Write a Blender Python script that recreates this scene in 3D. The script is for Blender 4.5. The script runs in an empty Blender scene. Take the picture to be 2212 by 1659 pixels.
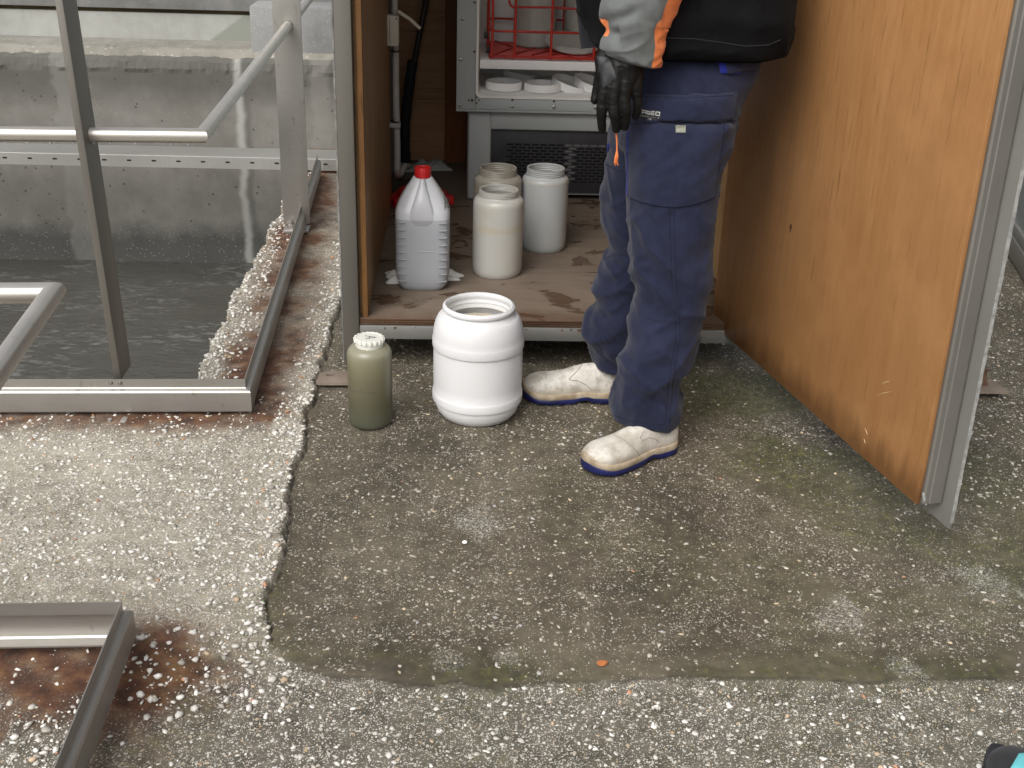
import bpy, bmesh, math, random
import numpy as np
from mathutils import Vector, Matrix
from mathutils.bvhtree import BVHTree
rad = math.radians
SC = bpy.context.scene
COL = SC.collection
random.seed(7)
RNG = np.random.default_rng(11)

# ------------------------------------------------------------------ camera
CF, CP, CR, CY, CH = 2500.0, rad(24.5), rad(1.9), rad(2.9), 1.42
_F = np.array([math.sin(CY)*math.cos(CP), math.cos(CY)*math.cos(CP), -math.sin(CP)])
_R0 = np.array([math.cos(CY), -math.sin(CY), 0.0]); _U0 = np.cross(_R0, _F)
_R = _R0*math.cos(CR)+_U0*math.sin(CR); _U = -_R0*math.sin(CR)+_U0*math.cos(CR)
CAMP = np.array([0, 0, CH])
cam = bpy.data.cameras.new('camera'); camo = bpy.data.objects.new('camera', cam); COL.objects.link(camo)
cam.sensor_width = 36; cam.lens = CF/2212*36; cam.clip_start = .05; cam.clip_end = 500
m = Matrix.Identity(4)
for i in range(3):
    m[i][0], m[i][1], m[i][2], m[i][3] = _R[i], _U[i], -_F[i], CAMP[i]
camo.matrix_world = m
SC.camera = camo

# ------------------------------------------------------------------ light
SUN_EL, SUN_AZ = rad(47), rad(212)
w = bpy.data.worlds.new('World'); SC.world = w; w.use_nodes = True
nt = w.node_tree; nt.nodes.clear()
sky = nt.nodes.new('ShaderNodeTexSky'); sky.sky_type = 'NISHITA'; sky.sun_disc = False
sky.sun_elevation = SUN_EL; sky.sun_rotation = SUN_AZ; sky.dust_density = 6; sky.air_density = 1.0
hs = nt.nodes.new('ShaderNodeHueSaturation'); hs.inputs['Saturation'].default_value = .22
bg = nt.nodes.new('ShaderNodeBackground'); bg.inputs['Strength'].default_value = .15
wo = nt.nodes.new('ShaderNodeOutputWorld')
nt.links.new(sky.outputs[0], hs.inputs['Color']); nt.links.new(hs.outputs[0], bg.inputs[0]); nt.links.new(bg.outputs[0], wo.inputs[0])
sl = bpy.data.lights.new('sun', 'SUN'); sl.energy = 1.2; sl.angle = rad(50); sl.color = (1, .965, .92)
so = bpy.data.objects.new('sun', sl); COL.objects.link(so)
_d = Vector((math.sin(SUN_AZ)*math.cos(SUN_EL), math.cos(SUN_AZ)*math.cos(SUN_EL), math.sin(SUN_EL)))
so.rotation_euler = _d.to_track_quat('Z', 'Y').to_euler(); so.location = (0, 0, 8)
SC.view_settings.view_transform = 'Standard'; SC.view_settings.look = 'None'
SC.view_settings.exposure = 0.12; SC.view_settings.gamma = 1

# ------------------------------------------------------------------ measuring helpers (photo measured at 2212 px wide)
def ray(x, y): return _F+_R*(x-1106)/CF+_U*(829.5-y)/CF
def atz(x, y, z=0.0):
    d = ray(x, y); return CAMP+d*((z-CH)/d[2])
def aty(x, y, Y):
    d = ray(x, y); return CAMP+d*(Y/d[1])
def atx(x, y, X):
    d = ray(x, y); return CAMP+d*(X/d[0])
def ppm(P): return CF/float((np.asarray(P, float)-CAMP)@_F)      # photo pixels per metre at P

# ------------------------------------------------------------------ numpy noise
def _hash(ix, iy, iz, s):
    h = (ix*374761393+iy*668265263+iz*2147483647+s*974634777) & 0xffffffff
    h = ((h ^ (h >> 13))*1274126177) & 0xffffffff
    h = h ^ (h >> 16)
    return (h & 0xffff)/65535.0
def vnoise(P, s=0):
    P = np.asarray(P, float)
    if P.shape[1] == 2: P = np.c_[P, np.zeros(len(P))]
    i = np.floor(P).astype(np.int64); f = P-i; f = f*f*(3-2*f)
    r = 0
    for a in (0, 1):
        for b in (0, 1):
            for c in (0, 1):
                wgt = (f[:, 0] if a else 1-f[:, 0])*(f[:, 1] if b else 1-f[:, 1])*(f[:, 2] if c else 1-f[:, 2])
                r = r+wgt*_hash(i[:, 0]+a, i[:, 1]+b, i[:, 2]+c, s)
    return r
def fbm(P, s=0, o=4):
    P = np.asarray(P, float); r = 0; a = .5; t = 0
    for k in range(o):
        r = r+a*vnoise(P*2**k, s+k*17); t += a; a *= .5
    return r/t
def sstep(a, b, x):
    t = np.clip((x-a)/(b-a), 0, 1); return t*t*(3-2*t)

# ------------------------------------------------------------------ mesh helpers
ORG = {}
class MB:
    def __init__(s): s.v = []; s.f = []; s.m = []
    def add(s, V, Fc, mi=0):
        o = len(s.v); s.v.extend([tuple(map(float, p)) for p in V])
        s.f.extend([tuple(int(i)+o for i in q) for q in Fc]); s.m.extend([mi]*len(Fc)); return s
    def box(s, lo, hi, bev=.0015, mi=0, M=None):
        bm = bmesh.new(); bmesh.ops.create_cube(bm, size=1)
        lo = Vector(lo); hi = Vector(hi)
        for v in bm.verts: v.co = Vector([(lo[i]+hi[i])/2+v.co[i]*(hi[i]-lo[i]) for i in range(3)])
        if bev > 0: bmesh.ops.bevel(bm, geom=bm.edges[:], offset=bev, segments=2, affect='EDGES', profile=.5)
        if M is not None: bm.transform(M)
        bm.verts.index_update()
        s.add([v.co for v in bm.verts], [[v.index for v in f.verts] for f in bm.faces], mi); bm.free(); return s
    def lathe(s, prof, c, n=48, mi=0, cap0=True, cap1=True, sq=None):
        V = []; Fc = []
        for r, z in prof:
            for k in range(n):
                a = 2*math.pi*k/n; ca, sa = math.cos(a), math.sin(a)
                V.append((c[0]+r*ca, c[1]+r*sa, c[2]+z))
        for i in range(len(prof)-1):
            for k in range(n):
                k2 = (k+1) % n
                Fc.append((i*n+k, i*n+k2, (i+1)*n+k2, (i+1)*n+k))
        if cap0: Fc.append(tuple(range(n-1, -1, -1)))
        if cap1: Fc.append(tuple((len(prof)-1)*n+k for k in range(n)))
        return s.add(V, Fc, mi)
    def rings(s, R, mi=0, cap0=True, cap1=True):
        n = len(R[0]); V = [p for r in R for p in r]; Fc = []
        for i in range(len(R)-1):
            for k in range(n):
                k2 = (k+1) % n; Fc.append((i*n+k, i*n+k2, (i+1)*n+k2, (i+1)*n+k))
        if cap0: Fc.append(tuple(range(n-1, -1, -1)))
        if cap1: Fc.append(tuple((len(R)-1)*n+k for k in range(n)))
        return s.add(V, Fc, mi)
    def tube(s, pts, r, n=12, mi=0, caps=True):
        P = [Vector(p) for p in pts]; rr = r if hasattr(r, '__len__') else [r]*len(P)
        T = []
        for i in range(len(P)):
            a = P[max(i-1, 0)]; b = P[min(i+1, len(P)-1)]
            t = (b-a)
            if 0 < i < len(P)-1: t = (P[i]-a).normalized()+(b-P[i]).normalized()
            T.append(t.normalized())
        up = Vector((0, 0, 1)) if abs(T[0].z) < .9 else Vector((0, 1, 0))
        nrm = (up-T[0]*up.dot(T[0])).normalized(); R = []
        for i in range(len(P)):
            nrm = (nrm-T[i]*nrm.dot(T[i])).normalized(); bi = T[i].cross(nrm); sc = 1.0; ax = None
            ring = []
            if 0 < i < len(P)-1:
                d1 = (P[i]-P[i-1]).normalized(); d2 = (P[i+1]-P[i]).normalized(); c = d1.dot(T[i])
                ax = (d1-d2)
                if ax.length > 1e-5 and c > .3: ax.normalize(); sc = 1/c
                else: ax = None
            for k in range(n):
                a = 2*math.pi*k/n; o = (nrm*math.cos(a)+bi*math.sin(a))*rr[i]
                if ax is not None: o = o+ax*(o.dot(ax)*(sc-1))
                ring.append(P[i]+o)
            R.append(ring)
        return s.rings(R, mi, caps, caps)
    def sweep(s, prof, path, outs, mi=0, closed=False, caps=True):
        """profile of (outward, z) carried along a flat path with an outward vector at each path point"""
        R = []
        for p, o in zip(path, outs):
            R.append([(p[0]+o[0]*u, p[1]+o[1]*u, p[2]+z) for u, z in prof])
        n = len(prof); V = [q for r in R for q in r]; Fc = []
        for i in range(len(R)-1):
            for k in range(n if closed else n-1):
                k2 = (k+1) % n; Fc.append((i*n+k, (i+1)*n+k, (i+1)*n+k2, i*n+k2))
        if closed and caps:
            Fc.append(tuple(range(n))); Fc.append(tuple((len(R)-1)*n+k for k in range(n-1, -1, -1)))
        return s.add(V, Fc, mi)
    def build(s, name, mats, parent=None, base=None, smooth=True, ang=40):
        return mesh_obj(name, s.v, s.f, mats, parent, base, smooth, s.m, ang)
def mesh_obj(name, V, Fc, mats, parent=None, base=None, smooth=True, midx=None, ang=40):
    V = np.asarray([tuple(p) for p in V], float).reshape(-1, 3)
    org = ORG.get(parent.name) if parent else (np.asarray(base, float) if base is not None else np.zeros(3))
    me = bpy.data.meshes.new(name); me.from_pydata((V-org).tolist(), [], [tuple(f) for f in Fc])
    if not isinstance(mats, (list, tuple)): mats = [mats]
    for q in mats: me.materials.append(q)
    if midx is not None and len(mats) > 1: me.polygons.foreach_set('material_index', np.asarray(midx, np.int32))
    me.validate()
    bm = bmesh.new(); bm.from_mesh(me); bmesh.ops.recalc_face_normals(bm, faces=bm.faces); bm.to_mesh(me); bm.free()
    if smooth:
        me.polygons.foreach_set('use_smooth', np.ones(len(me.polygons), bool))
        try: me.set_sharp_from_angle(angle=rad(ang))
        except Exception: pass
    o = bpy.data.objects.new(name, me); COL.objects.link(o)
    if parent: o.parent = parent
    else: o.location = org
    ORG[o.name] = org
    return o
def tag(o, label=None, cat=None, group=None, kind=None):
    if label: o['label'] = label
    if cat: o['category'] = cat
    if group: o['group'] = group
    if kind: o['kind'] = kind
    return o
def thing(name, base, label, cat, group=None):
    o = bpy.data.objects.new(name, None); COL.objects.link(o); o.location = base; o.empty_display_size = .1
    ORG[o.name] = np.asarray(base, float); return tag(o, label, cat, group)
def remesh(mb, vox, smooth_it=0, disp=None):
    """one continuous skin round overlapping closed shapes -> (verts, faces) in world space"""
    me = bpy.data.meshes.new('tmp'); me.from_pydata(mb.v, [], mb.f); o = bpy.data.objects.new('tmp', me); COL.objects.link(o)
    bm = bmesh.new(); bm.from_mesh(me); bmesh.ops.recalc_face_normals(bm, faces=bm.faces); bm.to_mesh(me); bm.free()
    r = o.modifiers.new('r', 'REMESH'); r.mode = 'VOXEL'; r.voxel_size = vox
    if smooth_it:
        q = o.modifiers.new('s', 'SMOOTH'); q.factor = .5; q.iterations = smooth_it
    dg = bpy.context.evaluated_depsgraph_get(); dg.update()
    e = bpy.data.meshes.new_from_object(o.evaluated_get(dg))
    V = np.empty(len(e.vertices)*3); e.vertices.foreach_get('co', V); V = V.reshape(-1, 3)
    Nn = np.empty(len(e.vertices)*3); e.vertices.foreach_get('normal', Nn); Nn = Nn.reshape(-1, 3)
    Fc = [tuple(p.vertices) for p in e.polygons]
    bpy.data.objects.remove(o); bpy.data.meshes.remove(me); bpy.data.meshes.remove(e)
    if disp is not None: V = V+Nn*disp(V, Nn)[:, None]
    return V, Fc
def bvh(V, Fc): return BVHTree.FromPolygons([tuple(p) for p in V], [tuple(f) for f in Fc])
def hit(tree, x, y):
    d = Vector(ray(x, y)).normalized(); h = tree.ray_cast(Vector(CAMP), d)
    return (h[0], h[1]) if h[0] is not None else None
def patch(tree, quad, nu, nv, th, rnd=0, puff=0.0, wav=None):
    """cloth patch lying on a surface: quad = 4 measured corners (tl,tr,br,bl)"""
    q = [np.array(c, float) for c in quad]; top = []; bot = []; last = None
    for j in range(nv+1):
        for i in range(nu+1):
            u = i/nu; v = j/nv
            c = (q[0]*(1-u)+q[1]*u)*(1-v)+(q[3]*(1-u)+q[2]*u)*v
            if wav: c = c+np.array(wav(u, v))
            h = hit(tree, c[0], c[1]) or last
            last = h
            e = min(min(u, 1-u)*6, min(v, 1-v)*6, 1)
            d = th*(.55+.45*e)+puff*math.sin(math.pi*u)*math.sin(math.pi*v)
            top.append(h[0]+h[1]*d); bot.append(h[0]-h[1]*.004)
    n = nu+1; Fc = []; o = len(top)
    for j in range(nv):
        for i in range(nu):
            a = j*n+i; Fc.append((a, a+1, a+n+1, a+n)); Fc.append((o+a, o+a+n, o+a+n+1, o+a+1))
    for i in range(nu):
        Fc.append((i, o+i, o+i+1, i+1)); a = nv*n+i; Fc.append((a, a+1, o+a+1, o+a))
    for j in range(nv):
        a = j*n; Fc.append((a, a+n, o+a+n, o+a)); a = j*n+nu; Fc.append((a, o+a, o+a+n, a+n))
    mb = MB(); mb.add(top+bot, Fc); return mb
def seam(tree, pts, r, off=.0005, sub=6, mb=None):
    P = []
    for a, b in zip(pts[:-1], pts[1:]):
        for k in range(sub):
            t = k/sub; h = hit(tree, a[0]*(1-t)+b[0]*t, a[1]*(1-t)+b[1]*t)
            if h: P.append(h[0]+h[1]*off)
    h = hit(tree, *pts[-1])
    if h: P.append(h[0]+h[1]*off)
    mb = mb or MB()
    if len(P) > 1: mb.tube(P, r, 6)
    return mb

# ------------------------------------------------------------------ materials
class NT:
    def __init__(s, name):
        s.m = bpy.data.materials.new(name); s.m.use_nodes = True; s.t = s.m.node_tree; s.t.nodes.clear()
        s.out = s.t.nodes.new('ShaderNodeOutputMaterial'); s.b = s.t.nodes.new('ShaderNodeBsdfPrincipled')
        s.t.links.new(s.b.outputs[0], s.out.inputs[0])
    def n(s, typ, ins=None, **props):
        k = s.t.nodes.new('ShaderNode'+typ)
        for a, b in props.items(): setattr(k, a, b)
        for a, b in (ins or {}).items(): s.put(k.inputs[a], b)
        return k
    def put(s, sock, v):
        if isinstance(v, bpy.types.NodeSocket): s.t.links.new(v, sock)
        elif isinstance(v, bpy.types.Node): s.t.links.new(v.outputs[0], sock)
        elif isinstance(v, (tuple, list)) and len(v) == 3 and sock.type == 'RGBA': sock.default_value = (*v, 1)
        else: sock.default_value = v
    def set(s, **kw):
        for a, b in kw.items(): s.put(s.b.inputs[a.replace('_', ' ')], b)
    def pos(s): return s.n('NewGeometry').outputs['Position']
    def obj(s): return s.n('TexCoord').outputs['Object']
    def map(s, vec, scale=(1, 1, 1), rot=(0, 0, 0), loc=(0, 0, 0)):
        return s.n('Mapping', {'Vector': vec, 'Scale': scale, 'Rotation': rot, 'Location': loc}).outputs[0]
    def noise(s, vec, scale, det=4, rough=.55, dist=0.0): return s.n('TexNoise', {'Vector': vec, 'Scale': scale, 'Detail': det, 'Roughness': rough, 'Distortion': dist}).outputs['Fac']
    def ramp(s, fac, stops):
        r = s.n('ValToRGB', {'Fac': fac}); e = r.color_ramp.elements
        while len(e) < len(stops): e.new(.5)
        for q, (p, c) in zip(e, stops): q.position = p; q.color = (*c, 1) if not isinstance(c, (int, float)) else (c, c, c, 1)
        return r.outputs[0]
    def mix(s, fac, a, b, mode='MIX'):
        k = s.n('Mix', data_type='RGBA', blend_type=mode); s.put(k.inputs[0], fac); s.put(k.inputs[6], a); s.put(k.inputs[7], b); return k.outputs[2]
    def math(s, op, a, b=0.0, clamp=False):
        k = s.n('Math', operation=op, use_clamp=clamp); s.put(k.inputs[0], a); s.put(k.inputs[1], b); return k.outputs[0]
    def mapr(s, v, a, b, lo=0.0, hi=1.0): return s.n('MapRange', {'Value': v, 'From Min': a, 'From Max': b, 'To Min': lo, 'To Max': hi}).outputs[0]
    def attr(s, name): return s.n('Attribute', attribute_name=name)
    def bump(s, h, strength=.3, dist=.002):
        k = s.n('Bump', {'Height': h, 'Strength': strength, 'Distance': dist}); s.put(s.b.inputs['Normal'], k.outputs[0])
def simple(name, c1, c2, rough=.5, scale=8, metal=0, bump=.1, bs=60, stretch=(1, 1, 1), sss=0, spec=.5, bd=.001, det=5, lo=.35, hi=.65):
    k = NT(name); p = k.map(k.obj(), stretch)
    k.set(Base_Color=k.ramp(k.noise(p, scale, det), [(lo, c1), (hi, c2)]), Metallic=metal)
    k.set(Roughness=k.math('ADD', k.math('MULTIPLY', k.noise(p, scale*2.3, 3), .25), rough-.12))
    k.b.inputs['Specular IOR Level'].default_value = spec
    if bump: k.bump(k.noise(p, bs, 5), bump, bd)
    if sss:
        k.b.inputs['Subsurface Weight'].default_value = sss; k.b.inputs['Subsurface Radius'].default_value = (.02, .018, .015); k.b.inputs['Subsurface Scale'].default_value = .6
    return k.m

def steel(name, c1, c2, rough=.42, axis=(1, 1, 30), metal=.85, spots=.15):
    k = NT(name); o = k.obj()
    st = k.noise(k.map(o, axis), 14, 5); cl = k.noise(o, 3.2, 4); sp = k.ramp(k.noise(k.map(o, (1, 1, .45)), 38, 4), [(.66, 0), (.74, 1)])
    c = k.mix(k.math('MULTIPLY_ADD', st, .5, ), c1, c2) if False else k.mix(k.math('ADD', k.math('MULTIPLY', st, .55), k.math('MULTIPLY', cl, .45)), c1, c2)
    c = k.mix(k.math('MULTIPLY', sp, spots), c, (.09, .075, .06))
    k.set(Base_Color=c, Metallic=metal)
    k.set(Roughness=k.math('ADD', k.math('MULTIPLY', cl, .35), rough-.16))
    k.bump(st, .08, .0008)
    return k.m
MAT = {}
MAT['steel'] = steel('stainless_steel', (.30, .288, .265), (.48, .463, .435), .40, metal=.72, spots=.4)
MAT['steel_dull'] = steel('dull_steel', (.165, .155, .137), (.25, .235, .21), .5, (1, 1, .08), .7)
MAT['steel_tube'] = steel('tube_steel', (.47, .445, .405), (.68, .65, .60), .38, (1, 1, 1), .75, .25)
MAT['galv'] = steel('galvanised_steel', (.30, .295, .275), (.44, .43, .405), .5, (30, 1, 1), .55, .2)
MAT['sill'] = steel('sill_steel', (.17, .168, .156), (.27, .265, .25), .5, (1, 30, 30), .4, .35)
MAT['pocket_tab'] = simple('pocket_tab', (.14, .145, .11), (.26, .265, .22), .8, 60, bump=.1)
MAT['frame_steel'] = steel('frame_steel', (.17, .163, .148), (.27, .26, .235), .45, (1, 1, .06), .5, .1)
MAT['skin'] = steel('outer_skin', (.17, .167, .155), (.27, .263, .245), .55, (1, 1, .3), .2, .2)
MAT['white'] = simple('white_plastic', (.63, .63, .635), (.69, .69, .69), .36, 3, bump=.04, bs=30, sss=.12, lo=.3, hi=.7)
MAT['lid_white'] = simple('lid_plastic', (.88, .88, .87), (.92, .92, .91), .4, 6, bump=.04)
MAT['gasket'] = simple('foam_strip', (.22, .22, .205), (.36, .355, .34), .8, 60, bump=.6, bs=120, bd=.003)
MAT['grey_paint'] = simple('grey_paint', (.38, .415, .42), (.46, .495, .495), .48, 2.2, bump=.05, bs=250)
MAT['grey_plastic'] = simple('grey_moulding', (.36, .39, .39), (.42, .445, .445), .55, 2, bump=.12, bs=400)
MAT['liner'] = simple('liner_plastic', (.82, .81, .785), (.88, .87, .85), .4, 5, bump=.03)
MAT['shelf_white'] = simple('shelf_metal', (.90, .90, .90), (.93, .93, .93), .4, 8, bump=.03)
MAT['black_plastic'] = simple('black_plastic', (.012, .012, .015), (.022, .022, .026), .5, 9, bump=.1)
MAT['dark_hole'] = simple('slot_dark', (.002, .002, .002), (.004, .004, .004), .9, 9, bump=0)
MAT['grille'] = simple('grille_plastic', (.018, .018, .022), (.03, .03, .036), .5, 20, bump=.1)
MAT['slot_light'] = simple('slot_light', (.09, .09, .09), (.15, .15, .15), .6, 20, bump=0)
MAT['red_wire'] = simple('red_coating', (.42, .022, .014), (.58, .045, .028), .42, 18, bump=.15, bs=90)
MAT['red_cap'] = simple('red_plastic', (.42, .012, .014), (.56, .02, .02), .38, 8, bump=.05)
MAT['conduit'] = simple('conduit_grey', (.38, .38, .365), (.46, .46, .44), .55, 8, bump=.05)
MAT['box_cream'] = simple('cream_plastic', (.58, .56, .46), (.64, .62, .52), .45, 5, bump=.03)
MAT['rubber'] = simple('black_rubber', (.006, .006, .006), (.012, .012, .012), .75, 8, bump=.3, bs=120)
MAT['hose'] = simple('brown_hose', (.02, .014, .011), (.035, .025, .02), .5, 8, bump=.1)
MAT['tissue'] = simple('paper_tissue', (.66, .65, .62), (.76, .75, .72), .9, 20, bump=.5, bs=60)
MAT['rag'] = simple('grey_cloth', (.28, .28, .26), (.40, .40, .37), .95, 12, bump=.6, bs=90)
MAT['rust'] = simple('rusty_steel', (.10, .045, .025), (.20, .12, .08), .75, 20, metal=.2, bump=.5, bs=90)
MAT['rust_plate'] = simple('tan_steel_plate', (.20, .15, .115), (.32, .26, .21), .6, 9, metal=.3, bump=.3, bs=60)
MAT['bolt'] = simple('bolt_steel', (.35, .34, .32), (.5, .49, .47), .4, 20, metal=.9, bump=0)
MAT['ink'] = simple('black_ink', (.02, .02, .025), (.035, .035, .04), .8, 8, bump=0)
MAT['ink_faint'] = simple('faded_ink', (.075, .072, .05), (.12, .115, .085), .8, 20, bump=0)
MAT['sprout'] = simple('green_leaf', (.06, .16, .02), (.1, .24, .03), .6, 30, bump=.1)
MAT['orange_chip'] = simple('orange_chip', (.45, .14, .04), (.55, .2, .07), .8, 30, bump=.2)

def wood(name, c1, c2, c3, axis='Z', rough=.38, sc=1.0, edge=None):
    k = NT(name); o = k.obj()
    s = {'Z': (9, 9, 1.1), 'X': (.42, 9, 9), 'Y': (9, .42, 9)}[axis]
    warp = k.noise(o, 1.6, 3); g = k.map(o, tuple(q*sc for q in s))
    gv = k.n('VectorMath', {0: g, 1: k.n('CombineXYZ', {'X': k.math('MULTIPLY', warp, .9), 'Y': k.math('MULTIPLY', warp, .9), 'Z': 0.0})}, operation='ADD').outputs[0]
    n1 = k.noise(gv, 2.2, 6, .6); n2 = k.noise(k.map(o, tuple(q*sc*7 for q in s)), 3.5, 4, .6)
    dashes = k.ramp(k.noise(k.map(o, tuple(q*sc*(5 if q > 2 else 2.4) for q in s)), 2.6, 3, .5), [(.615, 0), (.70, 1)])
    big = k.noise(o, 1.1, 2)
    n3 = k.noise(k.map(o, tuple(q*sc*(2.6 if q > 1 else 1.6) for q in s)), 3.0, 5, .62)
    c = k.ramp(k.math('ADD', k.math('MULTIPLY', n1, .45), k.math('MULTIPLY', n3, .55)), [(.33, c1), (.50, c2), (.66, c3)])
    c = k.mix(k.math('MULTIPLY', n2, .22), c, c1); c = k.mix(k.math('MULTIPLY', dashes, .6), c, tuple(q*.45 for q in c1))
    kn = k.ramp(k.noise(k.map(o, tuple(q*(1.0 if q > 1 else 1.5) for q in s)), .55, 2, .4), [(.66, 0), (.80, 1)]); c = k.mix(k.math('MULTIPLY', kn, .4), c, tuple(q*.55 for q in c1))
    c = k.mix(k.ramp(big, [(.40, 0), (.62, .6)]), c, tuple(q*.9 for q in c1)); c = k.mix(k.ramp(k.noise(o, 4.5, 4, .6), [(.5, 0), (.7, .35)]), c, tuple(q*1.12 for q in c3))
    if edge is not None:   # water stained lower edge
        z = k.n('SeparateXYZ', {0: o}).outputs[2]
        st = k.ramp(k.math('ADD', z, k.math('MULTIPLY', k.noise(k.map(o, (14, 14, 3)), 1.5, 5), .14)), [(edge-.03, 1), (edge+.05, 0)])
        c = k.mix(k.math('MULTIPLY', st, .75), c, (.10, .042, .014))
    k.set(Base_Color=c, Roughness=k.math('ADD', k.math('MULTIPLY', n2, .2), rough-.1)); k.bump(n2, .12, .0008)
    k.b.inputs['Specular IOR Level'].default_value = .35
    return k.m
MAT['door_wood'] = wood('varnished_plywood', (.325, .156, .058), (.392, .198, .077), (.44, .234, .099), 'Z', edge=.25)
MAT['wall_wood'] = wood('wall_plywood', (.22, .125, .055), (.31, .185, .085), (.38, .235, .12), 'Z', .5)
MAT['ply_edge'] = wood('plywood_edge', (.12, .055, .018), (.20, .095, .03), (.26, .13, .045), 'Z', .6)
MAT['back_wood'] = wood('back_plywood', (.24, .125, .058), (.36, .195, .095), (.45, .26, .135), 'X', .5)
MAT['back_dark'] = wood('dark_batten', (.13, .045, .016), (.19, .068, .025), (.23, .09, .034), 'Z', .5)
MAT['floor_edge'] = wood('floor_edge_ply', (.05, .026, .014), (.09, .048, .026), (.14, .08, .045), 'X', .6, 2)
def floor_mat():
    k = NT('stained_floor_plywood'); o = k.pos()
    g = k.noise(k.map(o, (2, 14, 2)), 3, 5); bl = k.noise(o, 3.2, 5, .6)
    wet = k.ramp(k.noise(k.map(o, (1, 1.5, 1), loc=(.3, .2, 0)), 5.4, 6, .58, .6), [(.55, 0), (.585, 1)])
    spl = k.ramp(k.noise(o, 21, 4, .55), [(.63, 0), (.67, 1)])
    y = k.n('SeparateXYZ', {0: o}).outputs[1]
    fr = k.ramp(k.math('ADD', k.math('SUBTRACT', y, 3.2), k.math('MULTIPLY', k.noise(k.map(o, (3, 1, 1)), 2, 4), .22)), [(.15, 1), (.22, 0)])
    c = k.ramp(k.math('ADD', k.math('MULTIPLY', g, .4), k.math('MULTIPLY', bl, .6)), [(.32, (.095, .069, .050)), (.5, (.150, .115, .086)), (.68, (.195, .155, .12))])
    mk = k.math('MAXIMUM', wet, k.math('MULTIPLY', spl, k.ramp(k.noise(o, 2.4, 2), [(.5, 0), (.56, 1)])))
    c = k.mix(k.math('MULTIPLY', mk, .72), c, (.055, .028, .014)); c = k.mix(k.math('MULTIPLY', fr, .6), c, (.085, .045, .025))
    k.set(Base_Color=c, Roughness=k.mix(mk, (.6, .6, .6), (.25, .25, .25))); k.bump(g, .1, .001)
    return k.m
MAT['floor'] = floor_mat()

MAT['scratch'] = simple('pale_scratch', (.50, .33, .18), (.58, .42, .25), .7, 30, bump=0)
MAT['drop'] = simple('water_drop', (.55, .56, .56), (.62, .63, .63), .12, 10, bump=0)
def jar_mat(name, c1, c2, stain, zl, band=.012, amt=.5, liquid=None, lz=0):
    k = NT(name); o = k.obj(); z = k.n('SeparateXYZ', {0: o}).outputs[2]
    c = k.mix(k.noise(k.map(o, (1, 1, .5)), 9, 4), c1, c2)
    bl = k.ramp(k.noise(k.map(o, (1.2, 1.2, .8)), 11, 4), [(.5, 0), (.68, 1)])
    zz = k.math('ABSOLUTE', k.math('SUBTRACT', z, k.math('ADD', k.math('MULTIPLY', k.noise(o, 30, 3), .012), zl-.006)))
    ring = k.ramp(zz, [(0, 1), (band, 0)])
    c = k.mix(k.math('MULTIPLY', k.math('MULTIPLY', ring, k.ramp(k.noise(o, 14, 3), [(.35, .15), (.65, 1)])), amt), c, stain)
    c = k.mix(k.math('MULTIPLY', bl, amt*.35), c, stain)
    if liquid:
        lq = k.ramp(z, [(lz, 1), (lz+.0015, 0)]); c = k.mix(k.math('MULTIPLY', lq, .85), c, liquid)
    c = k.mix(k.math('MULTIPLY', k.ramp(k.noise(o, 70, 2), [(.72, 0), (.78, 1)]), .35), c, (.2, .17, .12))
    k.set(Base_Color=c, Roughness=.33)
    k.b.inputs['Subsurface Weight'].default_value = .25; k.b.inputs['Subsurface Radius'].default_value = (.03, .028, .024); k.b.inputs['Subsurface Scale'].default_value = .5
    k.bump(k.noise(o, 40, 3), .05, .001)
    return k.m
def fabric(name, c1, c2, rough=.85, tw=900, bump=.25, cl=6, sheen=.12):
    k = NT(name); o = k.obj()
    wv = k.n('TexWave', {'Vector': k.map(o, (1, 1, 1), (0.3, .2, .78)), 'Scale': tw, 'Distortion': 1.5, 'Detail': 1.0}).outputs['Fac']
    n1 = k.noise(o, cl, 5, .6); n2 = k.noise(o, 60, 3)
    c = k.ramp(k.math('ADD', k.math('MULTIPLY', n1, .7), k.math('MULTIPLY', n2, .3)), [(.36, c1), (.64, c2)])
    k.set(Base_Color=c, Roughness=rough); k.b.inputs['Specular IOR Level'].default_value = .25 if sheen > .05 else .06
    k.b.inputs['Sheen Weight'].default_value = sheen; k.b.inputs['Sheen Roughness'].default_value = .5
    k.bump(k.math('ADD', k.math('MULTIPLY', wv, .4), n2), bump, .0012)
    return k.m
MAT['navy'] = fabric('navy_workwear', (.006, .0085, .026), (.0165, .0205, .049), .85)
MAT['navy2'] = fabric('navy_pocket', (.0075, .0105, .030), (.0185, .023, .054), .85)
MAT['stitch'] = simple('navy_stitch', (.045, .055, .12), (.07, .08, .15), .8, 20, bump=0)
MAT['seam_dark'] = simple('seam_dark', (.004, .005, .016), (.006, .008, .022), .9, 20, bump=0)
MAT['royal'] = fabric('royal_trim', (.008, .014, .16), (.012, .02, .24), .7)
MAT['black_cloth'] = fabric('black_jacket', (.0032, .0032, .004), (.0070, .0070, .008), .78, 500, .35, 8, .02)
MAT['grey_cloth'] = fabric('grey_sleeve', (.105, .114, .114), (.145, .154, .152), .7, 700, .2, 6)
MAT['orange_cloth'] = fabric('orange_stripe', (.70, .19, .055), (.82, .25, .08), .65, 700, .2)
MAT['charcoal'] = fabric('charcoal_flap', (.011, .012, .015), (.018, .0195, .024), .75, 700, .2)
MAT['glove'] = simple('nitrile_glove', (.0035, .0034, .0033), (.007, .0068, .0066), .5, 9, spec=.25, bump=.35, bs=45, bd=.002)
MAT['glove_grey'] = simple('glove_cuff', (.012, .0125, .0135), (.019, .0195, .021), .55, 9, bump=.3, bs=60)
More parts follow.
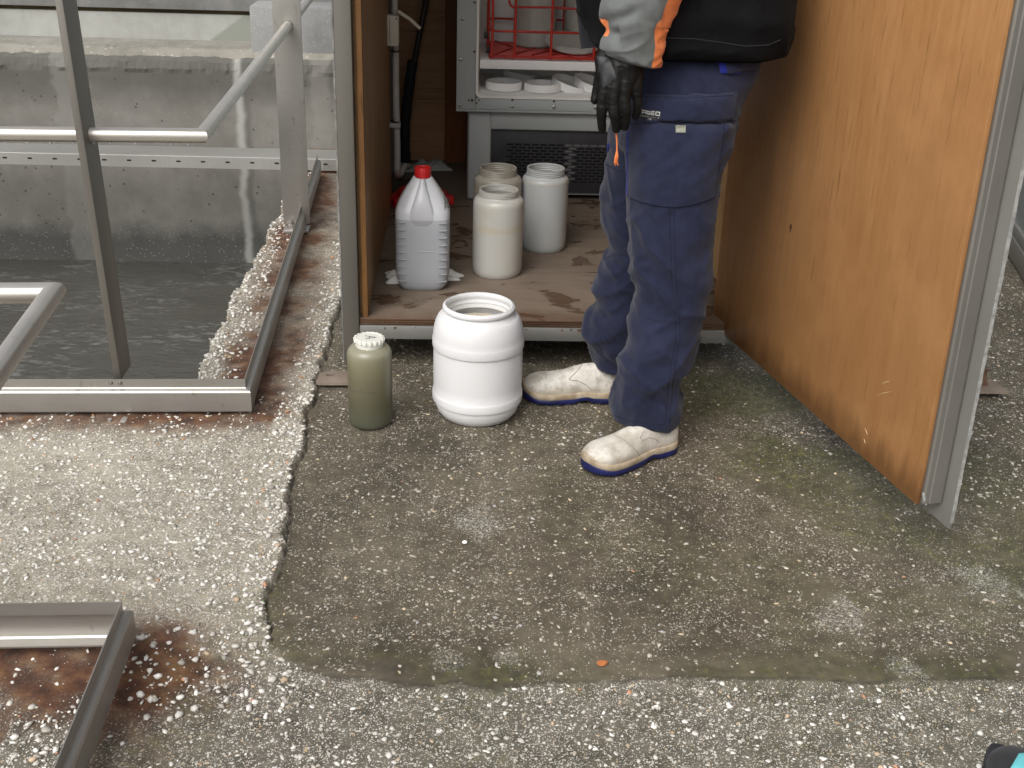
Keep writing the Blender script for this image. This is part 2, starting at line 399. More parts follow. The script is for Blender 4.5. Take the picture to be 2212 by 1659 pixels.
MAT['leather'] = simple('white_leather', (.36, .325, .265), (.64, .61, .555), .55, 11, bump=.2, bs=55, lo=.30, hi=.52)
def leather_mat(name, dirt):
    k = NT(name); o = k.pos(); n = k.noise(o, 16, 5, .65); sp = k.noise(o, 55, 4, .7); z = k.n('SeparateXYZ', {0: o}).outputs[2]
    c = k.ramp(n, [(.34, (.40, .365, .305)), (.55, (.60, .575, .52))])
    c = k.mix(k.math('MULTIPLY', k.ramp(sp, [(.56, 0), (.68, 1)]), .35+dirt*.3), c, (.25, .20, .14))
    c = k.mix(k.math('MULTIPLY', k.ramp(k.noise(o, 30, 5, .7), [(.50, 0), (.66, 1)]), dirt), c, (.22, .19, .15))
    c = k.mix(k.math('MULTIPLY', k.mapr(k.math('ADD', z, k.math('MULTIPLY', n, .03)), .075, .045), .55), c, (.33, .26, .17))   # grime that gathers along the welt
    k.set(Base_Color=c, Roughness=.6); k.bump(k.math('ADD', sp, n), .35, .0015); return k.m
MAT['leather'] = leather_mat('white_leather_worn', .18); MAT['leather_dirty'] = leather_mat('scuffed_leather', .5)
MAT['midsole'] = simple('beige_midsole', (.27, .205, .13), (.47, .395, .29), .6, 30, bump=.3, bs=80)
MAT['outsole'] = simple('blue_outsole', (.005, .008, .055), (.010, .014, .095), .45, 20, bump=.2, bs=60)
MAT['shoe_black'] = fabric('black_shoe', (.016, .016, .018), (.03, .03, .033), .7, 800, .3)
MAT['teal'] = simple('teal_overlay', (.10, .42, .45), (.15, .50, .53), .5, 20, bump=.1)
MAT['skin_body'] = simple('skin', (.42, .25, .18), (.48, .30, .22), .5, 6, bump=.1, sss=.1)
MAT['hair'] = simple('dark_hair', (.02, .015, .01), (.04, .03, .02), .6, 40, bump=.5)
MAT['label_black'] = simple('label_black', (.012, .014, .018), (.02, .022, .028), .6, 20, bump=0)
MAT['label_text'] = simple('label_text', (.50, .50, .50), (.58, .58, .58), .6, 20, bump=0)

def concrete(name, base1, base2, pits=True, algae=None, streak=None, darktop=None, ysc=1, tone=None, agg=.5):
    k = NT(name); p = k.pos(); z = k.n('SeparateXYZ', {0: p}).outputs[2]; x = k.n('SeparateXYZ', {0: p}).outputs[0]
    n1 = k.noise(p, 1.7, 6, .6); n2 = k.noise(p, 9, 5, .6); n3 = k.noise(k.map(p, (6, 6, .7)), 2, 4)
    c = k.ramp(k.math('ADD', k.math('MULTIPLY', n1, .6), k.math('MULTIPLY', n2, .4)), [(.36, base1), (.62, base2)])
    c = k.mix(k.math('MULTIPLY', k.ramp(n3, [(.5, 0), (.72, 1)]), .16), c, tuple(q*.6 for q in base1))
    v = k.n('TexVoronoi', {'Vector': p, 'Scale': 90.0 if pits else 42.0})
    rnd = k.n('SeparateColor', {0: v.outputs['Color']}).outputs[0]
    pm = k.math('MULTIPLY', k.math('LESS_THAN', v.outputs['Distance'], .28), k.math('GREATER_THAN', rnd, .72))
    c = k.mix(k.math('MULTIPLY', pm, agg*.6), c, tuple(min(1, q*1.45) for q in base2))
    if pits:
        v2 = k.n('TexVoronoi', {'Vector': p, 'Scale': 24.0}); r2 = k.n('SeparateColor', {0: v2.outputs['Color']}).outputs[1]
        pt = k.math('MULTIPLY', k.math('LESS_THAN', v2.outputs['Distance'], .16), k.math('GREATER_THAN', r2, .75)); c = k.mix(k.math('MULTIPLY', pt, .7), c, tuple(q*.35 for q in base1))
    if darktop: # damp lime-free band below the coping, ragged
        tm = k.ramp(k.math('ADD', z, k.math('MULTIPLY', k.noise(p, 5, 5), .16)), [(darktop-.02, 0), (darktop+.12, 1)])
        c = k.mix(k.math('MULTIPLY', tm, .62), c, tuple(q*.42 for q in base1))
    if algae is not None:
        am = k.mapr(k.math('ADD', z, k.math('MULTIPLY', k.math('SUBTRACT', k.noise(p, 4, 5), .5), .26)), algae, algae+.10, 1.0, 0.0)
        c = k.mix(k.math('MULTIPLY', am, .8), c, (.055, .055, .05))
        agm = k.math('MULTIPLY', am, k.math('MULTIPLY', pm, .5)); c = k.mix(agm, c, (.4, .4, .38))
    if streak is not None:
        for xs, wd, col, am in streak:
            off = k.math('SUBTRACT', k.math('ABSOLUTE', k.math('SUBTRACT', k.math('ADD', x, k.math('MULTIPLY', k.math('SUBTRACT', k.noise(k.map(p, (.1, .1, 1)), 5, 4), .5), .07)), xs)), k.math('MULTIPLY', k.noise(p, 9, 3), wd))
            c = k.mix(k.math('MULTIPLY', k.ramp(off, [(0, 1), (.02, 0)]), am), c, col)
    if tone is not None: c = tone(k, c, x, z)
    k.set(Base_Color=c, Roughness=.85); k.bump(k.math('ADD', n2, k.math('MULTIPLY', pm, .6)), .45, .006)
    return k.m

# ------------------------------------------------------------------ ground
BND = np.array([(-.40, 9.), (-.41, 4.2), (-.42, 3.336), (-.413, 2.908), (-.41, 2.612), (-.382, 2.13), (-.40, 1.994), (-.356, 1.856), (-.301, 1.786), (-.072, 1.745), (.457, 1.766), (1.096, 1.753), (9., 1.74)])
def bnd_dist(P):
    """signed distance to the broken slab joint; positive on the darker screed"""
    P = P+np.c_[fbm(P*9, 3)-.5, fbm(P*9, 5)-.5]*.042+np.c_[fbm(P*38, 6, 3)-.5, fbm(P*38, 7, 3)-.5]*.012
    best = np.full(len(P), 1e9); sgn = np.zeros(len(P))
    for a, b in zip(BND[:-1], BND[1:]):
        ab = b-a; t = np.clip(((P-a)@ab)/(ab@ab), 0, 1); q = a+t[:, None]*ab; d = np.linalg.norm(P-q, axis=1)
        cr = ab[0]*(P[:, 1]-a[1])-ab[1]*(P[:, 0]-a[0]); u = d < best
        best = np.where(u, d, best); sgn = np.where(u, np.sign(cr), sgn)
    return best*sgn
def side_x(Y): return -.565-.04*(Y-2.865)                     # line of the side toe plate
def gz(P, d=None):
    P = np.asarray(P, float); d = bnd_dist(P) if d is None else d
    out = np.where(P[:, 1] > 2.05, .010, np.where(P[:, 1] < 1.8, -.008*sstep(0, .035, np.abs(d)), -.008+.018*(P[:, 1]-1.8)/.25))
    lip = np.exp(-np.abs(d)/.05)*.004
    h = np.where(d > 0, 0.0, out+np.where(P[:, 1] > 1.9, lip, 0))
    tr = np.where(P[:, 1] > 1.86, np.exp(-((d-.003)/.0032)**2)*(.013+.016*(fbm(P*6, 31)-.5)), np.exp(-((d+.002)/.009)**2)*.0035)
    h = h-tr+(fbm(P*5, 21)-.5)*.008+(fbm(P*60, 22, 2)-.5)*.0025
    return h
def axis_pts(segs):
    r = []
    for a, b, st in segs: r.extend(np.arange(a, b-1e-9, st).tolist())
    r.append(segs[-1][1]); return np.array(r)
TX0, TY0, TY1 = -.775, 2.945, 6.0
xs = axis_pts([(-60, -6, 9), (-6, -2, .5), (-2, -1.35, .05), (-1.35, 1.4, .0065), (1.4, 2.6, .02), (2.6, 6, .3), (6, 60, 9)])
ys = axis_pts([(-60, -2, 8), (-2, 1.1, .3), (1.1, 1.45, .05), (1.45, 3.45, .0065), (3.45, 5.7, .02), (5.7, 8, .15), (8, 60, 8)])
GX, GY = np.meshgrid(xs, ys); GP = np.c_[GX.ravel(), GY.ravel()]
D = bnd_dist(GP); Z = gz(GP, D)
edge_n = (fbm(np.c_[GP[:, 1]*5, GP[:, 1]*0], 41)-.5)*.04+(fbm(np.c_[GP[:, 1]*40, GP[:, 1]*0], 42)-.5)*.022
row = (GP[:, 1] > TY0) & (GP[:, 1] < TY1+.4); X0_ = GP[:, 0].copy()
GP[:, 0] = np.where(row, GP[:, 0]+edge_n*np.exp(-((GP[:, 0]-TX0)/.10)**2), GP[:, 0])
far = np.abs(GP[:, 0]) > 3
Z = np.where(far | (GP[:, 1] > 7) | (GP[:, 1] < 0), -.005, Z)
nx, ny = len(xs), len(ys)
in_tank = (X0_ < TX0) & row
pit = ((GP[:, 0] < -.79+edge_n*.5) & (GP[:, 1] < 1.66) & (GP[:, 0] > -4) & (GP[:, 1] > -2))
hole = in_tank | pit
idx = np.arange(nx*ny).reshape(ny, nx)
q = np.stack([idx[:-1, :-1], idx[:-1, 1:], idx[1:, 1:], idx[1:, :-1]], -1).reshape(-1, 4)
q = q[~(hole[q].all(1))]
# vertices just inside the holes fold down into a broken concrete edge
Zh = np.where(hole, Z-.14, Z); GP[:, 0] = np.where(in_tank, GP[:, 0]-.0, GP[:, 0])
def mask_rust(P):
    n = fbm(P*7, 51); n2 = fbm(P*26, 52)
    near = sstep(.17, .0, 2.86-P[:, 1])*(P[:, 1] < 2.95)*(P[:, 0] < -.50)
    dx = P[:, 0]-side_x(P[:, 1]); side = np.where(P[:, 1] > 2.85, np.maximum(sstep(.19, .05, -dx)*(dx < .02)*1.25, sstep(.19, .03, dx)*(dx > -.02)*1.0), 0)
    cn = sstep(.30, .03, np.hypot((P[:, 0]+.60)*1.0, (P[:, 1]-1.80)*1.3)); inn = sstep(.30, .06, 1.86-P[:, 1])*(P[:, 0] < -.60)*(P[:, 1] < 1.87)
    run = (P[:, 0] > -.63)*sstep(.16, .0, P[:, 0]+.60)*(P[:, 1] < 1.84)*.6
    m = np.maximum.reduce([near, side, cn, inn, run]); m = np.where(P[:, 1] < 1.95, m*1.15, m)
    return np.clip(m*(.25+1.9*np.clip(n-.22, 0, 1))*(.55+.9*n2), 0, 1)
def mask_moss(P):
    n = fbm(P*4.2, 61); n2 = fbm(P*17, 62)
    a = 1.35*sstep(.62, .05, np.hypot((P[:, 0]-.86)*1.1, (P[:, 1]-2.86)*.85)); b = sstep(.75, .1, np.hypot((P[:, 0]-1.15)*1.0, (P[:, 1]-2.35)*.8))*.75
    c = sstep(.10, .0, np.abs(P[:, 1]-1.79))*(P[:, 0] > -.3)*.7; d = sstep(.10, .0, np.abs(bnd_dist(P)))*(P[:, 1] < 2.2)*.5
    e = sstep(.35, .05, np.hypot(P[:, 0]+.42, P[:, 1]-1.65))*.5
    return np.clip(np.maximum.reduce([a, b, c, d, e, .25*(P[:, 0] > .2)*(P[:, 1] < 2.6), .30*(P[:, 1] < 1.8)])*sstep(.44, .62, n)*(.45+1.1*n2), 0, 1)
LICH = [(1030, 1130, .06), (965, 1425, .035), (1090, 1412, .03), (1830, 1330, .06), (2140, 1265, .075), (1955, 1440, .04), (1040, 1105, .03)]
def mask_lich(P):
    r = np.zeros(len(P)); n = fbm(P*22, 71)
    for x, y, s in LICH:
        c = atz(x, y); r = np.maximum(r, sstep(1.25, .55, np.hypot(P[:, 0]-c[0], (P[:, 1]-c[1]))/s+(n-.5)*1.6))
    return r
fine = (GP[:, 0] > -2.2) & (GP[:, 0] < 3) & (GP[:, 1] > .8) & (GP[:, 1] < 7)
def on_fine(fn):
    r = np.zeros(len(GP)); r[fine] = fn(GP[fine]); return r
A = {'dark': sstep(-.003, .004, D), 'crack': (.35+.9*fbm(GP*8, 77))*np.exp(-((D-.003)/.0036)**2)*(.8+.2*sstep(1.86, 1.95, GP[:, 1])),
     'rust': on_fine(mask_rust), 'moss': on_fine(mask_moss), 'lich': on_fine(mask_lich),
     'clean': np.where(D < 0, sstep(2.05, 2.25, GP[:, 1])*sstep(2.80, 2.60, GP[:, 1])*sstep(-.42, -.60, GP[:, 0])*sstep(.30, .55, fbm(GP*3, 81)), 0)}
me = bpy.data.meshes.new('ground'); me.from_pydata(np.c_[GP, Zh].tolist(), [], q.tolist())
for an, av in A.items():
    a = me.attributes.new(an, 'FLOAT', 'POINT'); a.data.foreach_set('value', np.asarray(av, np.float32))
def ground_mat():
    k = NT('exposed_aggregate_concrete'); p = k.pos()
    dark = k.attr('dark').outputs['Fac']; crack = k.attr('crack').outputs['Fac']; rust = k.attr('rust').outputs['Fac']; moss = k.attr('moss').outputs['Fac']; lich = k.attr('lich').outputs['Fac']; clean = k.attr('clean').outputs['Fac']
    n1 = k.noise(p, 3.1, 5, .6); n2 = k.noise(p, 24, 4, .6); n3 = k.noise(p, 160, 3, .6)
    light = k.ramp(n2, [(.34, (.185, .166, .125)), (.62, (.315, .288, .225))])
    cl = k.ramp(n2, [(.34, (.30, .275, .21)), (.62, (.43, .395, .315))])
    light = k.mix(clean, light, cl)
    dk = k.ramp(k.math('ADD', k.math('MULTIPLY', n1, .6), k.math('MULTIPLY', n2, .4)), [(.38, (.050, .041, .027)), (.50, (.092, .077, .052)), (.62, (.135, .115, .080))])
    y = k.n('SeparateXYZ', {0: p}).outputs[1]
    fg = k.ramp(n2, [(.34, (.075, .066, .050)), (.62, (.15, .135, .106))])
    light = k.mix(k.ramp(k.math('ADD', y, k.math('MULTIPLY', n1, .3)), [(1.95-1, 0), (1.0, 0)]) if False else k.n('MapRange', {'Value': k.math('ADD', y, k.math('MULTIPLY', n1, .2)), 'From Min': 2.02, 'From Max': 1.86}).outputs[0], light, fg)
    c = k.mix(dark, light, dk)
    hgt = k.math('MULTIPLY', n3, .25)
    warp = k.n('VectorMath', {0: p, 1: k.n('VectorMath', {0: k.n('TexNoise', {'Vector': p, 'Scale': 60.0, 'Detail': 2.0}).outputs['Color'], 3: .012}, operation='SCALE').outputs[0]}, operation='ADD').outputs[0]
    for sc, thr, keepL, keepD in ((420.0, .40, .45, .84), (230.0, .36, .42, .84), (120.0, .33, .66, .92)):
        v = k.n('TexVoronoi', {'Vector': k.map(warp, (1, 1, .4)), 'Scale': sc, 'Randomness': 1.0}); s = k.n('SeparateColor', {0: v.outputs['Color']})
        keep = k.math('ADD', k.math('ADD', keepL, k.math('MULTIPLY', dark, keepD-keepL)), k.math('MULTIPLY', k.mapr(y, 1.90, 1.75), .16))
        keep = k.math('SUBTRACT', k.math('SUBTRACT', keep, k.math('MULTIPLY', k.math('SUBTRACT', k.noise(p, 6.5, 4, .6), .5), .75)), k.math('MULTIPLY', lich, .3))
        keep = k.math('ADD', keep, k.math('MULTIPLY', rust, .25))
        mk = k.math('MULTIPLY', k.math('LESS_THAN', v.outputs['Distance'], k.math('MULTIPLY', k.math('ADD', s.outputs[1], .55), thr)), k.math('GREATER_THAN', s.outputs[0], keep))
        pc = k.ramp(s.outputs[2], [(0, (.13, .12, .105)), (.25, (.36, .335, .29)), (.55, (.56, .53, .47)), (.85, (.68, .655, .60)), (.93, (.50, .36, .20)), (1, (.62, .60, .57))])
        pc = k.mix(k.math('MULTIPLY', dark, .40), pc, (.26, .225, .15))
        c = k.mix(k.math('MULTIPLY', mk, .92), c, pc)
        hgt = k.math('ADD', hgt, k.math('MULTIPLY', mk, 40.0/sc+.25))
    rc = k.ramp(n2, [(.3, (.036, .013, .007)), (.5, (.095, .034, .013)), (.7, (.18, .088, .036))])
    c = k.mix(k.math('MULTIPLY', rust, .93), c, rc)
    mc = k.ramp(k.noise(p, 40, 3), [(.35, (.028, .034, .010)), (.52, (.062, .070, .018)), (.68, (.15, .15, .035))]); c = k.mix(k.math('MULTIPLY', k.math('MULTIPLY', moss, k.ramp(k.noise(p, 75, 4, .7), [(.40, .15), (.62, 1)])), .8), c, mc)
    lf = k.ramp(k.noise(p, 210, 3, .7), [(.50, 0), (.60, 1)]); c = k.mix(k.math('MULTIPLY', k.math('MULTIPLY', lich, lf), .25), c, (.52, .515, .49)); c = k.mix(k.math('MULTIPLY', lich, .05), c, (.16, .16, .15))
    c = k.mix(k.math('MULTIPLY', crack, .85), c, (.022, .020, .014))
    k.set(Base_Color=c, Roughness=k.math('SUBTRACT', .88, k.math('MULTIPLY', k.math('MULTIPLY', dark, n1), .25))); k.bump(hgt, .55, .0035)
    return k.m
MAT['ground'] = ground_mat(); me.materials.append(MAT['ground'])
me.polygons.foreach_set('use_smooth', np.ones(len(me.polygons), bool))
go = bpy.data.objects.new('ground', me); COL.objects.link(go); tag(go, kind='structure')

# loose and embedded aggregate: far too many to count
_ico = bmesh.new(); bmesh.ops.create_icosphere(_ico, subdivisions=1, radius=1); _ico.verts.index_update()
ICV = np.array([v.co[:] for v in _ico.verts]); ICF = np.array([[v.index for v in f.verts] for f in _ico.faces]); _ico.free()
def stones(name, n, area, sizes, accept, pal, rise, flat=(.35, .7), seed=1):
    r = np.random.default_rng(seed)
    P = np.c_[r.uniform(area[0], area[1], n), r.uniform(area[2], area[3], n)]; P = P[r.random(n) < accept(P)]
    N = len(P); s = sizes[0]+(sizes[1]-sizes[0])*r.random(N)**3.2
    V = np.repeat(ICV[None], N, 0)*(1+r.uniform(-.40, .34, (N, len(ICV), 1)))
    V = V*np.stack([np.ones(N), r.uniform(.38, .9, N), r.uniform(flat[0], flat[1], N)], -1)[:, None]*s[:, None, None]*.5
    tl = r.normal(0, .22, N); a = r.uniform(0, 2*math.pi, N)
    y2 = V[..., 1]*np.cos(tl)[:, None]-V[..., 2]*np.sin(tl)[:, None]; z2 = V[..., 1]*np.sin(tl)[:, None]+V[..., 2]*np.cos(tl)[:, None]
    x3 = V[..., 0]*np.cos(a)[:, None]-y2*np.sin(a)[:, None]; y3 = V[..., 0]*np.sin(a)[:, None]+y2*np.cos(a)[:, None]
    z0 = gz(P)+s*.5*rise*r.uniform(.2, 1, N)-s*.10
    W = np.stack([x3+P[:, 0, None], y3+P[:, 1, None], z2+z0[:, None]], -1).reshape(-1, 3)
    Fq = (ICF[None]+(np.arange(N)*len(ICV))[:, None, None]).reshape(-1, 3)
    cw = np.array([c[3] for c in pal]); ci = r.choice(len(pal), N, p=cw/cw.sum()); C = np.array([c[:3] for c in pal])[ci]*r.uniform(.75, 1.12, (N, 1))
    me = bpy.data.meshes.new(name); me.vertices.add(len(W)); me.vertices.foreach_set('co', W.ravel())
    me.loops.add(len(Fq)*3); me.loops.foreach_set('vertex_index', Fq.ravel().astype(np.int32)); me.polygons.add(len(Fq))
    me.polygons.foreach_set('loop_start', np.arange(0, len(Fq)*3, 3, dtype=np.int32)); me.update(calc_edges=True)
    at = me.color_attributes.new('stone', 'FLOAT_COLOR', 'POINT'); at.data.foreach_set('color', np.c_[np.repeat(C, len(ICV), 0), np.ones(len(W))].astype(np.float32).ravel())
    me.materials.append(MAT['stone']); o = bpy.data.objects.new(name, me); COL.objects.link(o); return o
k = NT('crushed_stone'); k.set(Base_Color=k.mix(k.math('MULTIPLY', k.noise(k.pos(), 260, 3), .35), k.attr('stone').outputs['Color'], (.25, .225, .19)), Roughness=.75); MAT['stone'] = k.m
WHITE = [(.70, .68, .62, 4), (.58, .55, .48, 4), (.44, .41, .35, 3.5), (.27, .25, .21, 2.5), (.55, .40, .26, .5), (.52, .27, .15, .2), (.80, .80, .78, 1.5)]
WHITE2 = [(.80, .78, .73, 6), (.70, .67, .61, 4), (.52, .49, .43, 2), (.36, .34, .30, 1), (.60, .45, .30, .3), (.52, .27, .15, .2)]
CREAM = [(.52, .48, .40, 4), (.40, .36, .29, 4), (.28, .25, .20, 3), (.58, .46, .30, .6), (.46, .46, .44, 1), (.48, .25, .13, .12)]
def ok_hole(P):
    e = (fbm(np.c_[P[:, 1]*5, P[:, 1]*0], 41)-.5)*.04+(fbm(np.c_[P[:, 1]*40, P[:, 1]*0], 42)-.5)*.022
    return ~((P[:, 0] < TX0+e+.003) & (P[:, 1] > TY0)) & ~((P[:, 0] < -.785+e*.5) & (P[:, 1] < 1.665)), e
def acc_light(P):
    d = bnd_dist(P); h, e = ok_hole(P); a = np.where(d < -.004, .75, 0)*np.where(P[:, 1] > 2.05, 1, .33)*(.45+.9*fbm(P*6, 91))
    return a*h*(1-.70*mask_rust(P))
def acc_edge(P):
    d = bnd_dist(P); h, e = ok_hole(P); a = sstep(-.11, -.012, d)*(d < -.001)*np.where(P[:, 1] > 1.9, .8, .25)
    t = sstep(.15, .02, P[:, 0]-TX0-e)*(P[:, 1] > 2.94)
    ad = np.maximum(a, t); ad = np.maximum(ad, sstep(.22, .03, np.hypot((P[:, 0]+.46)*.7, P[:, 1]-1.82))*(d < 0)*.9)
    ad = np.maximum(ad, (P[:, 0] < -.66)*(P[:, 1] < 1.71)*.8)
    return ad*h*(1-.55*mask_rust(P))
def acc_dark(P):
    d = bnd_dist(P); return np.where(d > .012, .35+.9*np.clip(fbm(P*3.2, 93)-.35, 0, 1), 0)*(1-.75*mask_moss(P))*ok_hole(P)[0]
def acc_far(P): return np.where(P[:, 0] > 1.0, .6, 0)
g = stones('gravel', 52000, (-1.45, 1.3, 1.45, 3.0), (.0024, .0160), acc_light, WHITE2, .35, seed=3); tag(g, 'white crushed stone chips bedded in the pale concrete', 'gravel', kind='stuff')
g = stones('gravel', 48000, (-1.3, -.2, 1.45, 5.7), (.0035, .0205), acc_edge, WHITE2, .7, seed=4); tag(g, 'larger white stone chips along the broken slab joint and the tank edge', 'gravel', kind='stuff')
g = stones('gravel', 40000, (-.45, 2.4, 1.7, 4.2), (.0020, .0155), acc_dark, CREAM, .22, (.25, .5), seed=5); tag(g, 'small cream stone chips in the dark mossy concrete', 'gravel', kind='stuff')
LICHEN = [(.62, .62, .60, 4), (.48, .48, .46, 3), (.30, .30, .29, 2)]
g = stones('lichen', 26000, (-.3, 1.25, 1.7, 2.4), (.0016, .0050), lambda P: mask_lich(P)*.9*(vnoise(P*45, 95) > .40), LICHEN, .5, (.25, .5), seed=8); tag(g, 'grey white crusty lichen flecks in small patches on the dark concrete', 'lichen', kind='stuff')
g = stones('gravel', 14000, (1.2, 2.6, 2.4, 4.6), (.003, .013), acc_far, WHITE, .5, seed=6); tag(g, 'white stone chips on the ground behind the open door', 'gravel', kind='stuff')

# ------------------------------------------------------------------ tanks, walls, water
MAT['wall'] = concrete('tank_concrete', (.145, .138, .120), (.225, .216, .195), algae=-.50, darktop=.28,
                       streak=[(-1.13, .022, (.42, .42, .39), .7), (-1.10, .016, (.09, .09, .08), .55), (-.72, .07, (.29, .28, .255), .3), (-1.98, .14, (.25, .245, .225), .4)])
MAT['coping'] = concrete('coping_concrete', (.17, .16, .13), (.30, .285, .245), pits=False, agg=1)
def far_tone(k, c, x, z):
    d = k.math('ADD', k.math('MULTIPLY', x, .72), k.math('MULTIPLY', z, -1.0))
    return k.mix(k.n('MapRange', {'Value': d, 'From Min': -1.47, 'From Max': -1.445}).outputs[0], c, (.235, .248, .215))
MAT['far'] = concrete('far_concrete', (.29, .295, .27), (.375, .38, .355), pits=False, tone=far_tone, agg=.2)  # haze put into the colour: far wall painted paler
MAT['far_top'] = concrete('far_beam_concrete', (.16, .16, .155), (.26, .26, .25), pits=False)
MAT['block'] = concrete('block_concrete', (.22, .22, .215), (.33, .33, .32), agg=1)
MAT['pit'] = concrete('pit_concrete', (.05, .04, .02), (.12, .085, .04), agg=.6)
MAT['tank_side'] = concrete('tank_side_concrete', (.17, .165, .15), (.27, .26, .24), algae=-.5)

mb = MB(); R = []
n = 60; YY = np.linspace(2.90, 6.0, n)
eV = (fbm(np.c_[YY*5, YY*0], 41)-.5)*.04
for zz, off in ((-.035, -.035), (-.10, -.012), (-.30, 0.0), (-1.3, 0.0)):
    R.append([(TX0+off*.6+e*.4+.02, y, zz) for y, e in zip(YY, eV)])
V = [p for r in R for p in r]; Fc = [(i*n+j, i*n+j+1, (i+1)*n+j+1, (i+1)*n+j) for i in range(3) for j in range(n-1)]
mb.add(V, Fc); mb.add([(-9, 2.93, -.02), (-.7, 2.93, -.02), (-.7, 2.93, -1.3), (-9, 2.93, -1.3)], [(0, 1, 2, 3)])
t = mb.build('tank', MAT['tank_side'], base=(-.8, 2.93, -1.3), smooth=False); tag(t, 'sunken concrete basin full of murky grey water behind the steel railing', 'tank')
mb = MB(); mb.add([(-4, 1.668, -.02), (-.77, 1.668, -.02), (-.77, 1.668, -.25), (-4, 1.668, -.25), (-.775, -2, -.02), (-.775, -2, -.25), (-4, -2, -.25)], [(0, 1, 2, 3), (1, 4, 5, 2), (3, 2, 5, 6)])
t = mb.build('pit', MAT['pit'], base=(-.8, 1.6, -.25), smooth=False); tag(t, 'brown stained shallow pit at the lower left corner', 'pit')

def water_mat():
    k = NT('murky_water'); p = k.pos(); q = k.map(p, (1, 2.2, 1))
    n = k.noise(q, 5, 5, .6, 1.2); rip = k.noise(k.map(p, (1, 2.5, 1)), 13, 4, .55, .8)
    fo = k.math('MULTIPLY', k.ramp(k.noise(k.map(p, (1, 3.2, 1), loc=(.2, .7, 0)), 7.5, 8, .72, 1.5), [(.50, 0), (.74, 1)]), k.ramp(k.noise(k.map(p, (1, 1.3, 1)), 1.9, 3), [(.45, 0), (.58, 1)]))
    c = k.mix(n, (.062, .060, .052), (.090, .087, .077)); c = k.mix(k.math('MULTIPLY', fo, .6), c, (.36, .365, .35))
    k.set(Base_Color=c, Roughness=k.math('ADD', .16, k.math('MULTIPLY', fo, .5))); k.b.inputs['Specular IOR Level'].default_value = .35
    k.bump(k.math('ADD', rip, k.math('MULTIPLY', fo, .2)), .5, .02); return k.m
wt = MB(); wx = np.linspace(-9, -.70, 120); wy = np.linspace(2.93, 6.0, 60)
W2 = np.array([(x, y) for y in wy for x in wx]); wz = -.62+(fbm(W2*np.array([3, 6]), 5)-.5)*.02
wt.add(np.c_[W2, wz], [(j*120+i, j*120+i+1, j*120+i+121, j*120+i+120) for j in range(59) for i in range(119)])
tag(wt.build('water', water_mat()), kind='structure')

mb = MB(); xw = np.concatenate([np.linspace(-9, -2.8, 40)[:-1], np.linspace(-2.8, -.32, 420)])                     # wall across the far side of the basin: rough coping
prof = [(6.0, -1.4), (6.0, .375), (6.0, .40), (6.012, .435), (6.03, .455), (6.045, .475), (6.075, .488), (6.32, .495), (6.34, .48), (6.34, -1.4)]
V = []
for i, x in enumerate(xw):
    for j, (y, z) in enumerate(prof):
        r = (fbm(np.array([[x*16, j*2.1, 0]]), 8, 4)[0]-.5)*.030+(vnoise(np.array([[x*70, j*5.1, 0]]), 9)[0]-.5)*.005 if 2 <= j <= 6 else 0.0; V.append((x, y+r, z+r*.6))
npf = len(prof); Fc = []; mi = []
for i in range(len(xw)-1):
    for j in range(npf-1):
        Fc.append((i*npf+j, (i+1)*npf+j, (i+1)*npf+j+1, i*npf+j+1))
Fc.append(tuple(range(npf-1, -1, -1))); Fc.append(tuple((len(xw)-1)*npf+j for j in range(npf)))
root = thing('concrete_wall', (-1.5, 6.1, -.6), 'weathered concrete basin wall with a dark waterline stain across the far side of the water', 'wall')
lowF = [f for f in Fc if len(f) > 4 or (f[0] % npf) not in (4, 5, 6, 7)]; topF = [f for f in Fc if len(f) == 4 and (f[0] % npf) in (4, 5, 6, 7)]
b = MB(); b.add(V, lowF); b.build('wall_face', MAT['wall'], root, smooth=False); b = MB(); b.add(V, topF); b.build('coping', MAT['coping'], root, smooth=False)
# back wall of the next basin
zt = aty(300, 27, 9.0)[2]
root = thing('concrete_wall', (-2, 9, -.5), 'pale streaked concrete wall under a dark speckled beam, farthest back', 'wall')
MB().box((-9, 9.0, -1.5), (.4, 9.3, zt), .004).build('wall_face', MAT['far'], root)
MB().box((-9, 8.97, zt+.03), (.4, 9.3, zt+.9), .01).build('beam', MAT['far_top'], root); MB().box((-9, 9.03, zt), (.4, 9.3, zt+.03), 0).build('shadow_line', MAT['pit'], root)  # dark strip paints the shadow line under the overhanging beam
a0 = aty(543, 104, 6.06); a1 = aty(541, 12, 6.06); a2 = aty(712, 104, 6.06)
mb = MB().box((a0[0], 6.06, .47), (a2[0]+.02, 6.30, a1[2]), .012)
tag(mb.build('concrete_block', MAT['block'], base=((a0[0]+a2[0])/2, 6.18, .47)), 'rough grey concrete block standing on the basin wall behind the wide steel post', 'concrete block')

# ------------------------------------------------------------------ railings
def unit(a): a = np.asarray(a, float); return a/np.linalg.norm(a)
def toe_path(pts):
    """mitred outward vectors (right hand side of travel) for a flat path"""
    P = [np.array(p, float) for p in pts]; o = []
    for i in range(len(P)):
        ns = []
        if i > 0: t = unit(P[i]-P[i-1]); ns.append(np.array([t[1], -t[0]]))
        if i < len(P)-1: t = unit(P[i+1]-P[i]); ns.append(np.array([t[1], -t[0]]))
        if len(ns) == 1: o.append(ns[0])
        else: s = unit(ns[0]+ns[1]); o.append(s/max(.3, s@ns[0]))
    return [(p[0], p[1], 0) for p in P], o
TOE = [(-.030, .019), (-.004, .019), (0, .023), (0, .078), (-.003, .083), (-.008, .085), (-.013, .0855), (-.015, .088), (-.015, .112), (-.017, .112), (-.017, .0845), (-.012, .0825), (-.007, .0815), (-.003, .077), (-.003, .026), (-.006, .0225), (-.030, .0225)]
